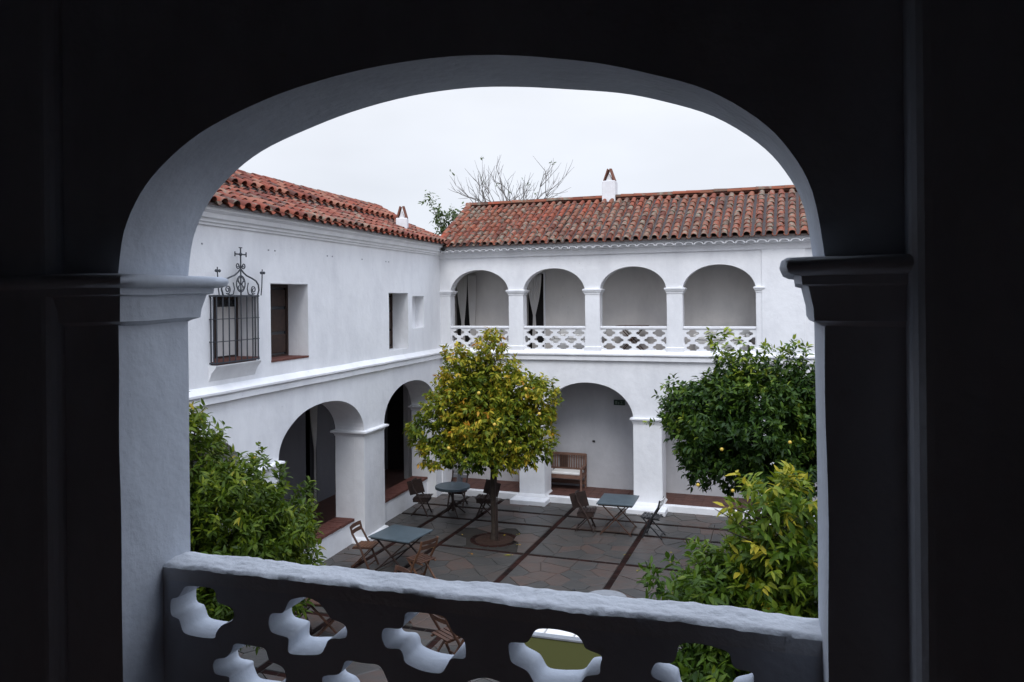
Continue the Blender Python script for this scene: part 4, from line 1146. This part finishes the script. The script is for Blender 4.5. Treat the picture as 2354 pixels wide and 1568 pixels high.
# ================================================================== TREES
LF = np.array([[0, 2, 1], [0, 3, 2], [1, 2, 5], [1, 5, 4], [2, 3, 6], [2, 6, 5], [4, 5, 7], [5, 6, 7]])
def leaf_faces(n):
    return (np.arange(n)[:, None, None] * 8 + LF[None]).reshape(-1, 3)
def leaf_cloud(seed, lobes, n_shoot, per, L, W, droop=0.25, tone=0.5, up_tone=0.3, spread=1.0, inner=0.25):
    """numpy leaf mesh: rosettes of pointed folded leaves on shoots that fill the lobes"""
    g = np.random.default_rng(seed)
    vol = np.array([l[1][0] * l[1][1] * l[1][2] for l in lobes]) ** 0.8
    pick = g.choice(len(lobes), n_shoot, p=vol / vol.sum())
    C = np.array([l[0] for l in lobes])[pick]; S = np.array([l[1] for l in lobes])[pick]
    d = g.normal(size=(n_shoot, 3)); d /= np.linalg.norm(d, axis=1)[:, None]
    rr = np.where(g.random(n_shoot) < inner, g.random(n_shoot) ** 0.6 * 0.8, 0.80 + 0.24 * g.random(n_shoot))
    # bumpy outline
    bump = 1 + 0.16 * np.sin(d[:, 0] * 7 + pick) * np.sin(d[:, 1] * 6 + 2 * pick) + 0.13 * np.sin(d[:, 2] * 9 + pick)
    P = C + d * S * (rr * bump)[:, None]
    ax = d * 0.8 + g.normal(size=(n_shoot, 3)) * 0.35; ax[:, 2] += 0.35; ax /= np.linalg.norm(ax, axis=1)[:, None]
    shoot_t = g.random(n_shoot)
    n = n_shoot * per
    idx = np.repeat(np.arange(n_shoot), per); k = np.tile(np.arange(per), n_shoot)
    A = ax[idx]; t = (k + g.random(n)) / per
    rad = g.normal(size=(n, 3)); rad -= A * (rad * A).sum(1)[:, None]; rad /= np.linalg.norm(rad, axis=1)[:, None]
    Ls = L * (0.65 + 0.55 * g.random(n)); Ws = W * (0.75 + 0.5 * g.random(n))
    base = P[idx] + A * (t * L * 1.5)[:, None] * spread
    D = rad * 1.0 + A * (0.15 + 0.8 * t)[:, None]; D[:, 2] -= droop * (0.5 + g.random(n)); D /= np.linalg.norm(D, axis=1)[:, None]
    up_ = np.tile([0, 0, 1.0], (n, 1)) + g.normal(size=(n, 3)) * 0.45
    X = np.cross(D, up_); X /= np.linalg.norm(X, axis=1)[:, None] + 1e-9
    Nn = np.cross(X, D)
    def st(f, wf, dn, un): 
        c0 = base + D * (Ls * f)[:, None] - Nn * (Ls * dn)[:, None]
        return c0 + X * (Ws * wf)[:, None] + Nn * (Ws * un)[:, None], c0, c0 - X * (Ws * wf)[:, None] + Nn * (Ws * un)[:, None]
    L1, m1, R1 = st(0.30, 0.44, 0.01, 0.14)
    L2, m2, R2 = st(0.66, 0.36, 0.06, 0.12)
    tip = base + D * Ls[:, None] - Nn * (Ls * 0.17)[:, None]
    V = np.stack([base, L1, m1, R1, L2, m2, R2, tip], 1).reshape(-1, 3)
    F = leaf_faces(n)
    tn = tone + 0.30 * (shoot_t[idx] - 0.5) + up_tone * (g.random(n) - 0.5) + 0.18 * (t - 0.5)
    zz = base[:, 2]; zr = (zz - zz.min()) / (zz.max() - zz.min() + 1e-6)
    tn = tn + 0.22 * (zr - 0.45)  # higher leaves coloured lighter, imitating light on the upper crown
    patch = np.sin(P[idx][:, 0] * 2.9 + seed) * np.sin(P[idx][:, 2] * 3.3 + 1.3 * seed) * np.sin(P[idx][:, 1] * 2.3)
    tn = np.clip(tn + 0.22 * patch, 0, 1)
    return V, F, np.repeat(tn, 8)
def leaf_mesh(name, V, F, tn, m):
    me = bpy.data.meshes.new(name)
    me.vertices.add(len(V)); me.vertices.foreach_set('co', V.astype(np.float32).ravel())
    me.loops.add(len(F) * 3); me.loops.foreach_set('vertex_index', F.astype(np.int32).ravel())
    me.polygons.add(len(F)); me.polygons.foreach_set('loop_start', np.arange(0, len(F) * 3, 3, dtype=np.int32)); me.polygons.foreach_set('loop_total', np.full(len(F), 3, dtype=np.int32))
    me.polygons.foreach_set('use_smooth', np.ones(len(F), dtype=bool))
    me.update(calc_edges=True)
    c = np.ones((len(V), 4), dtype=np.float32); c[:, 0] = tn; c[:, 1] = tn; c[:, 2] = 0
    a = me.color_attributes.new('tint', 'FLOAT_COLOR', 'POINT'); a.data.foreach_set('color', c.ravel())
    me.materials.append(m)
    return me
def limbs(rr, base, top, targets, r0):
    m = MB(); base, top = Vector(base), Vector(top)
    for t in targets:
        t = Vector(t); s = top.lerp(base, rr.uniform(0, 0.12)); mid = s.lerp(t, 0.5) + Vector((rr.uniform(-.1, .1), rr.uniform(-.1, .1), rr.uniform(0.02, .15)))
        m.tube([s, mid, t], [r0 * 0.5, r0 * 0.33, r0 * 0.1], 6)
        for _ in range(4):
            a = mid.lerp(t, rr.random()); m.tube([a, a + Vector((rr.uniform(-.45, .45), rr.uniform(-.45, .45), rr.uniform(-.05, .4)))], [r0 * 0.14, r0 * 0.05], 4)
    return m
def tree(name, key, label, cat, lobes, n_shoot, per, L, W, lm, trunk_top, r0, seed, tone=0.5, fruits=(), stake=False, droop=0.25, parts=0, fork=None, extra=None, up_tone=0.3, inner=0.25, auto_fruit=0):
    tx, ty = TREES[key]; rr = random.Random(seed)
    t = empty(name, (tx, ty, 0.0), label, cat)
    m = MB(); pts = [(0, 0, -0.02), (0.01, 0.01, 0.25), (rr.uniform(-.03, .03), rr.uniform(-.03, .03), trunk_top * 0.6), (0.0, 0.0, trunk_top)]
    m.tube(pts, [r0 * 1.35, r0, r0 * 0.9, r0 * 0.95], 10); m.build('trunk', M['bark'], t, smooth=60)
    tg = []
    for c, s in lobes:
        for _ in range(3): tg.append((c[0] + rr.uniform(-.5, .5) * s[0], c[1] + rr.uniform(-.5, .5) * s[1], c[2] + rr.uniform(-.4, .5) * s[2]))
    lb = limbs(rr, (0, 0, 0), (0, 0, trunk_top), tg, r0)
    if fork:
        for f_ in fork: lb.tube([Vector(p) for p in f_], [r0 * 0.7, r0 * 0.5, r0 * 0.35][:len(f_)], 7)
    lb.build('branches', M['bark'], t, smooth=60)
    V, F, tn = leaf_cloud(seed, lobes, n_shoot, per, L, W, droop, tone, up_tone, inner=inner)
    if extra is not None:
        for (sd, lo, ns, tn0) in extra:
            V2, F2, t2 = leaf_cloud(sd, lo, ns, per, L, W, droop, tn0, up_tone, inner=inner)
            F = np.concatenate([F, F2 + len(V)]); V = np.concatenate([V, V2]); tn = np.concatenate([tn, t2])
    if parts:
        nl = len(V) // 8; cen = V.reshape(-1, 8, 3).mean(1); w3 = cen + np.array([tx, ty, 0])
        d = np.linalg.norm(w3 - np.array(EYE), axis=1); order = np.argsort(d); chosen = []
        for i in order:
            if in_view(w3[i], 0): chosen.append(i)
            if len(chosen) >= parts: break
        keep = np.ones(nl, bool); keep[chosen] = False
        for i in chosen:
            v = V[i * 8:i * 8 + 8]; me = leaf_mesh('leaf', v - v[0], LF, tn[i * 8:i * 8 + 8], lm)
            o = link('leaf', me, t); o.location = tuple(v[0])
        kv = np.repeat(keep, 8); V = V[kv]; tn = tn[kv]; F = leaf_faces(int(keep.sum()))
    o = link('crown', leaf_mesh('crown', V, F, tn, lm), t); o['kind'] = 'stuff'
    fm = MB(); fm.ball((0, 0, 0), 0.045, 10, 7); fme = fm.mesh('orange_fruit', M['orange'], smooth=80)
    for p in fruits:
        q = link('orange_fruit', fme, t); q.location = p; sc_ = 0.85 if key == 't1' else 0.6; q.scale = (sc_, sc_, sc_)
    if stake:
        m = MB(); m.tube([(0.10, -0.14, -0.02), (0.05, -0.06, trunk_top + 0.1)], 0.014, 6); m.tube([(0.14, -0.12, -0.02), (0.08, -0.04, trunk_top)], 0.010, 6); m.build('stake', M['darkwood'], t)
    return t
def front(tree_xy, dx, z, depth):     # point on the viewer's side of a crown: dx metres right of the trunk as seen, at height z
    v = Vector((tree_xy[0], tree_xy[1], 0)) - Vector((0, 0, 0)); v.z = 0; v.normalize()
    s = Vector((v.y, -v.x, 0))
    return tuple(s * dx - v * depth + Vector((0, 0, z)))

def lob(key, lst):     # lobes given as (right, z, toward viewer, radii)
    return [(front(TREES[key], dx, z, dep), rad) for dx, z, dep, rad in lst]
T1 = lob('t1', [(-1.38, 2.42, 0.1, (0.40, 0.45, 0.34)), (-1.22, 1.98, 0.3, (0.36, 0.4, 0.22)), (-0.55, 1.96, 0.3, (0.52, 0.6, 0.26)), (0.05, 1.92, 0.3, (0.55, 0.6, 0.24)), (0.62, 2.05, 0.2, (0.46, 0.5, 0.24)), (1.08, 2.12, 0.1, (0.24, 0.4, 0.24)), (0, 2.6, 0, (0.95, 1.0, 0.55)), (-1.0, 2.92, 0.1, (0.46, 0.5, 0.36)), (1.05, 3.18, 0.1, (0.34, 0.4, 0.40)), (1.02, 2.62, 0.1, (0.26, 0.4, 0.30)), (0.55, 3.30, 0.1, (0.46, 0.5, 0.36)), (-0.80, 3.36, 0.1, (0.44, 0.4, 0.32)), (-0.2, 3.25, 0, (0.52, 0.7, 0.50)), (0.22, 3.66, 0, (0.36, 0.4, 0.36)), (-0.82, 4.00, 0.1, (0.22, 0.25, 0.28)), (-0.80, 3.70, 0.1, (0.28, 0.3, 0.22)), (-0.05, 4.26, 0.1, (0.24, 0.28, 0.38)), (-0.28, 3.9, 0.1, (0.28, 0.3, 0.30))])
fr = [front(TREES['t1'], dx, z, dep) for dx, z, dep in ((-0.95, 2.25, 0.95), (0.03, 2.78, 1.22), (1.0, 2.92, 0.72), (0.35, 2.40, 1.15), (0.72, 3.45, 0.62), (-0.3, 3.4, 0.85))]
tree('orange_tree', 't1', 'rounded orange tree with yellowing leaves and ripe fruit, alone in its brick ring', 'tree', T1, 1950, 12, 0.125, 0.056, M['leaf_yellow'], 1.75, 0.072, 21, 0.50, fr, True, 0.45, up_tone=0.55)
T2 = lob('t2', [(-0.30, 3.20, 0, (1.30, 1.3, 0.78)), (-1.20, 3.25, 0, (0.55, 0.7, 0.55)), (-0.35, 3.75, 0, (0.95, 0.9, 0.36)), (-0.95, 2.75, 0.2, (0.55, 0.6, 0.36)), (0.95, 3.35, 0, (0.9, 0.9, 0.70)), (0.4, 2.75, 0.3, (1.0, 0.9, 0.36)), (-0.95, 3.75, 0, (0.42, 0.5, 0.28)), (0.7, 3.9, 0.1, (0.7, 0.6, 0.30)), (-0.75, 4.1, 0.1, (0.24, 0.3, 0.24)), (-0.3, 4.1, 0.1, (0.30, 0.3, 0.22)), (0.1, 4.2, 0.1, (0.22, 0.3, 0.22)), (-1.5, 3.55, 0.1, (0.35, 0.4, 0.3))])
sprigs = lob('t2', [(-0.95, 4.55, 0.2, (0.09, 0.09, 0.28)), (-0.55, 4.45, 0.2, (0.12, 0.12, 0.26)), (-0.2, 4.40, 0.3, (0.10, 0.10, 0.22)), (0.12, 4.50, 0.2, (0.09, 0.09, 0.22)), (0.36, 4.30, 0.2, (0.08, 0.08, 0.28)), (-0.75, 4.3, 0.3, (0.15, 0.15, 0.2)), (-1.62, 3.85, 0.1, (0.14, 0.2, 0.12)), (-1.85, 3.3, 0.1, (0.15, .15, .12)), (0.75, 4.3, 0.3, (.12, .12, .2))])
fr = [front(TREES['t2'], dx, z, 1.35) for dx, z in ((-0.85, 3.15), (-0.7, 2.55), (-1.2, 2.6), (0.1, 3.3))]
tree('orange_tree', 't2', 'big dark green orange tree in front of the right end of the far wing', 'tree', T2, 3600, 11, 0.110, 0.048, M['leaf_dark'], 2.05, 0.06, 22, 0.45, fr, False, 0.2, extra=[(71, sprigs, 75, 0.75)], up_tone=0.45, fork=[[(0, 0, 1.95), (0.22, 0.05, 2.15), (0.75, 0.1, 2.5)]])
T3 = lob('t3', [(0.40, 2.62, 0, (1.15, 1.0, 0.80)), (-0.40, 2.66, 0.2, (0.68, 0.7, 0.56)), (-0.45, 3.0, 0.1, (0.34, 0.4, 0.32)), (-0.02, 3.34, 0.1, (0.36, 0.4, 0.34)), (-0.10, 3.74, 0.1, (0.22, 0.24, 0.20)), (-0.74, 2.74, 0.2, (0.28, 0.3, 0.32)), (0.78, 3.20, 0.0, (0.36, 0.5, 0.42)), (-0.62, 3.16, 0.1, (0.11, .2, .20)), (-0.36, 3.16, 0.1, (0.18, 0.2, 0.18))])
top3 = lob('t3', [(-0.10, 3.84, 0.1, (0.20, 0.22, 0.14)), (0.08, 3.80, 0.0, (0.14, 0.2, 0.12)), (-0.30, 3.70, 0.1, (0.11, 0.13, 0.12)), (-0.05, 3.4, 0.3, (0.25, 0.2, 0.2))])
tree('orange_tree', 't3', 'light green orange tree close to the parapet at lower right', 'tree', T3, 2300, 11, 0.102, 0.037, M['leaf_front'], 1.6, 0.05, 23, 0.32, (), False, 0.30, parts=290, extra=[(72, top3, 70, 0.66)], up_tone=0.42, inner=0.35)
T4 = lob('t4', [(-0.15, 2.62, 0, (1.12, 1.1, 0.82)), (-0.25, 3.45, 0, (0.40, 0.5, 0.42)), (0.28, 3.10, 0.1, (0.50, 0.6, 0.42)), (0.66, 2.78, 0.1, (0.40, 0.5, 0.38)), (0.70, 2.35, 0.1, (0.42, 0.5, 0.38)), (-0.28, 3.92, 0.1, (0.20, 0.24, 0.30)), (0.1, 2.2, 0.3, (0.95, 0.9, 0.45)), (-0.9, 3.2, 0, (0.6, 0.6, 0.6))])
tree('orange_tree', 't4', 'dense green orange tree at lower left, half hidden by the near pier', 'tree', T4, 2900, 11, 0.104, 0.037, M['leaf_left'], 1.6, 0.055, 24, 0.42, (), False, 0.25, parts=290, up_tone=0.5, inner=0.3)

# bare tree and leafy sprigs beyond the roofs
def branchy(rr, m, p, d, L, r, depth, leafs):
    pts = [p]; rads = [r]; q = Vector(p)
    for k in range(4):
        d = (d + Vector((rr.uniform(-.16, .16), rr.uniform(-.16, .16), rr.uniform(-.02, .14)))).normalized()
        q = q + d * L / 4; pts.append(q.copy()); rads.append(r * (1 - 0.16 * (k + 1)))
    m.tube(pts, rads, 5 if depth > 1 else 4, caps=False)
    if depth == 0:
        if rr.random() < 0.10: leafs.append(q.copy())
        return
    for k in range(rr.choice((2, 3, 3))):
        i = rr.choice((2, 3, 4, 4)); a = rr.uniform(0.25, 0.75); az = rr.uniform(0, 6.28)
        o = d.orthogonal().normalized(); o = Matrix.Rotation(az, 3, d) @ o
        nd = (d * math.cos(a) + o * math.sin(a)).normalized()
        branchy(rr, m, pts[i], nd, L * rr.uniform(0.6, 0.85), r * 0.62, depth - 1, leafs)
rr = random.Random(12)
bt = empty('bare_tree', (-10.9, 30, 0), 'leafless grey tree showing above the ridge of the far roof', 'tree')
m = MB(); m.tube([(0, 0, -0.1), (0.1, 0, 4), (0, 0, 8.0)], [0.32, 0.24, 0.14], 10); m.build('trunk', M['bark_far'], bt, smooth=60)
m = MB(); lf = []
for k, dx in enumerate((-1.0, -0.7, -0.45, -0.2, 0.0, 0.2, 0.45, 0.7, 1.0)):
    branchy(rr, m, Vector((0, 0, 7.75)), Vector((dx, rr.uniform(-.35, .35), 0.85)).normalized(), 1.34 + 0.2 * abs(dx), 0.046, 3, lf)
m.build('branches', M['bark_far'], bt, smooth=60)
V, F, tn = leaf_cloud(31, [((p.x, p.y, p.z), (0.06, 0.06, 0.06)) for p in lf], int(len(lf) * 1.1), 4, 0.12, 0.05, 0.3, 0.4)
o = link('dead_leaves', leaf_mesh('dead_leaves', V, F, tn, M['leaf_far']), bt); o['kind'] = 'stuff'
st = empty('small_tree', (-11.0, 24.3, 0), 'small leafy tree whose top sprigs poke up where the two roofs meet', 'tree')
m = MB(); m.tube([(0, 0, -0.1), (0.05, 0, 4), (0, 0, 7.2)], [0.12, 0.09, 0.05], 8); m.build('trunk', M['bark'], st)
m = MB(); lb = []
for a, b_ in (((0, 0, 7.0), (-0.75, -0.1, 8.85)), ((0, 0, 7.0), (-0.35, 0, 8.55)), ((0, 0, 7.1), (0.12, 0, 8.45)), ((0, 0, 7.0), (0.42, 0, 8.35)), ((0, 0, 7.0), (-0.45, 0, 8.0)), ((0, 0, 7.0), (0.15, 0, 7.9))):
    a, b_ = Vector(a), Vector(b_); md = a.lerp(b_, .5) + Vector((.08, 0, .12)); m.tube([a, md, b_], [.02, .013, .006], 5)
    for k in range(9):
        p = md.lerp(b_, k / 8); lb.append(((p.x, p.y, p.z), (0.05, 0.05, 0.05)))
m.build('branches', M['bark'], st)
V, F, tn = leaf_cloud(33, lb, 120, 5, 0.17, 0.07, 0.3, 0.4)
o = link('crown', leaf_mesh('crown', V, F, tn, M['leaf_far']), st); o['kind'] = 'stuff'

V, F, tn = leaf_cloud(55, [((x_, y_, 0.03), (1.6, 1.4, 0.012)) for x_, y_ in ((-6.4, 16.2), (-0.6, 13.2), (-6.0, 8.0), (-2.6, 15.5))], 34, 2, 0.09, 0.045, 0.0, 0.85)
V[:, 2] = 0.022 + (V[:, 2] - V[:, 2].min()) / max(1e-6, V[:, 2].max() - V[:, 2].min()) * 0.02
o = link('fallen_leaves', leaf_mesh('fallen_leaves', V, F, tn, M['leaf_yellow'])); o['kind'] = 'stuff'
# rain spout in the corner where the two eaves meet
sp_ = MB(); sp_.tube([FB(-9.18, 0.02, 6.80), FB(-9.02, 0.30, 6.80), FB(-8.98, 0.36, 6.77)], [0.055, 0.055, 0.05], 10)
tag(sp_.build('rain_spout', M['black_iron'], smooth=50), 'short black rain spout in the corner where the two roofs meet', 'rain spout')

# potted shrub right below the parapet
pt = empty('potted_shrub', (-0.9, 4.6, 0.012), 'dark leafy shrub in a pot seen through the right parapet openings', 'plant')
m = MB(); m.tube([(0, 0, 0), (0, 0, 0.05), (0, 0, 0.5), (0, 0, 0.56)], [0.2, 0.22, 0.30, 0.32], 16); m.build('pot', M['brick'], pt, smooth=50)
m = MB(); m.tube([(0, 0, .5), (0, 0, 1.5)], .03, 6); m.build('stem', M['bark'], pt)
V, F, tn = leaf_cloud(41, [((0, 0, 1.75), (0.6, 0.6, 0.75))], 260, 9, 0.12, 0.05, 0.25, 0.35)
o = link('foliage', leaf_mesh('foliage', V, F, tn, M['leaf_dark']), pt); o['kind'] = 'stuff'
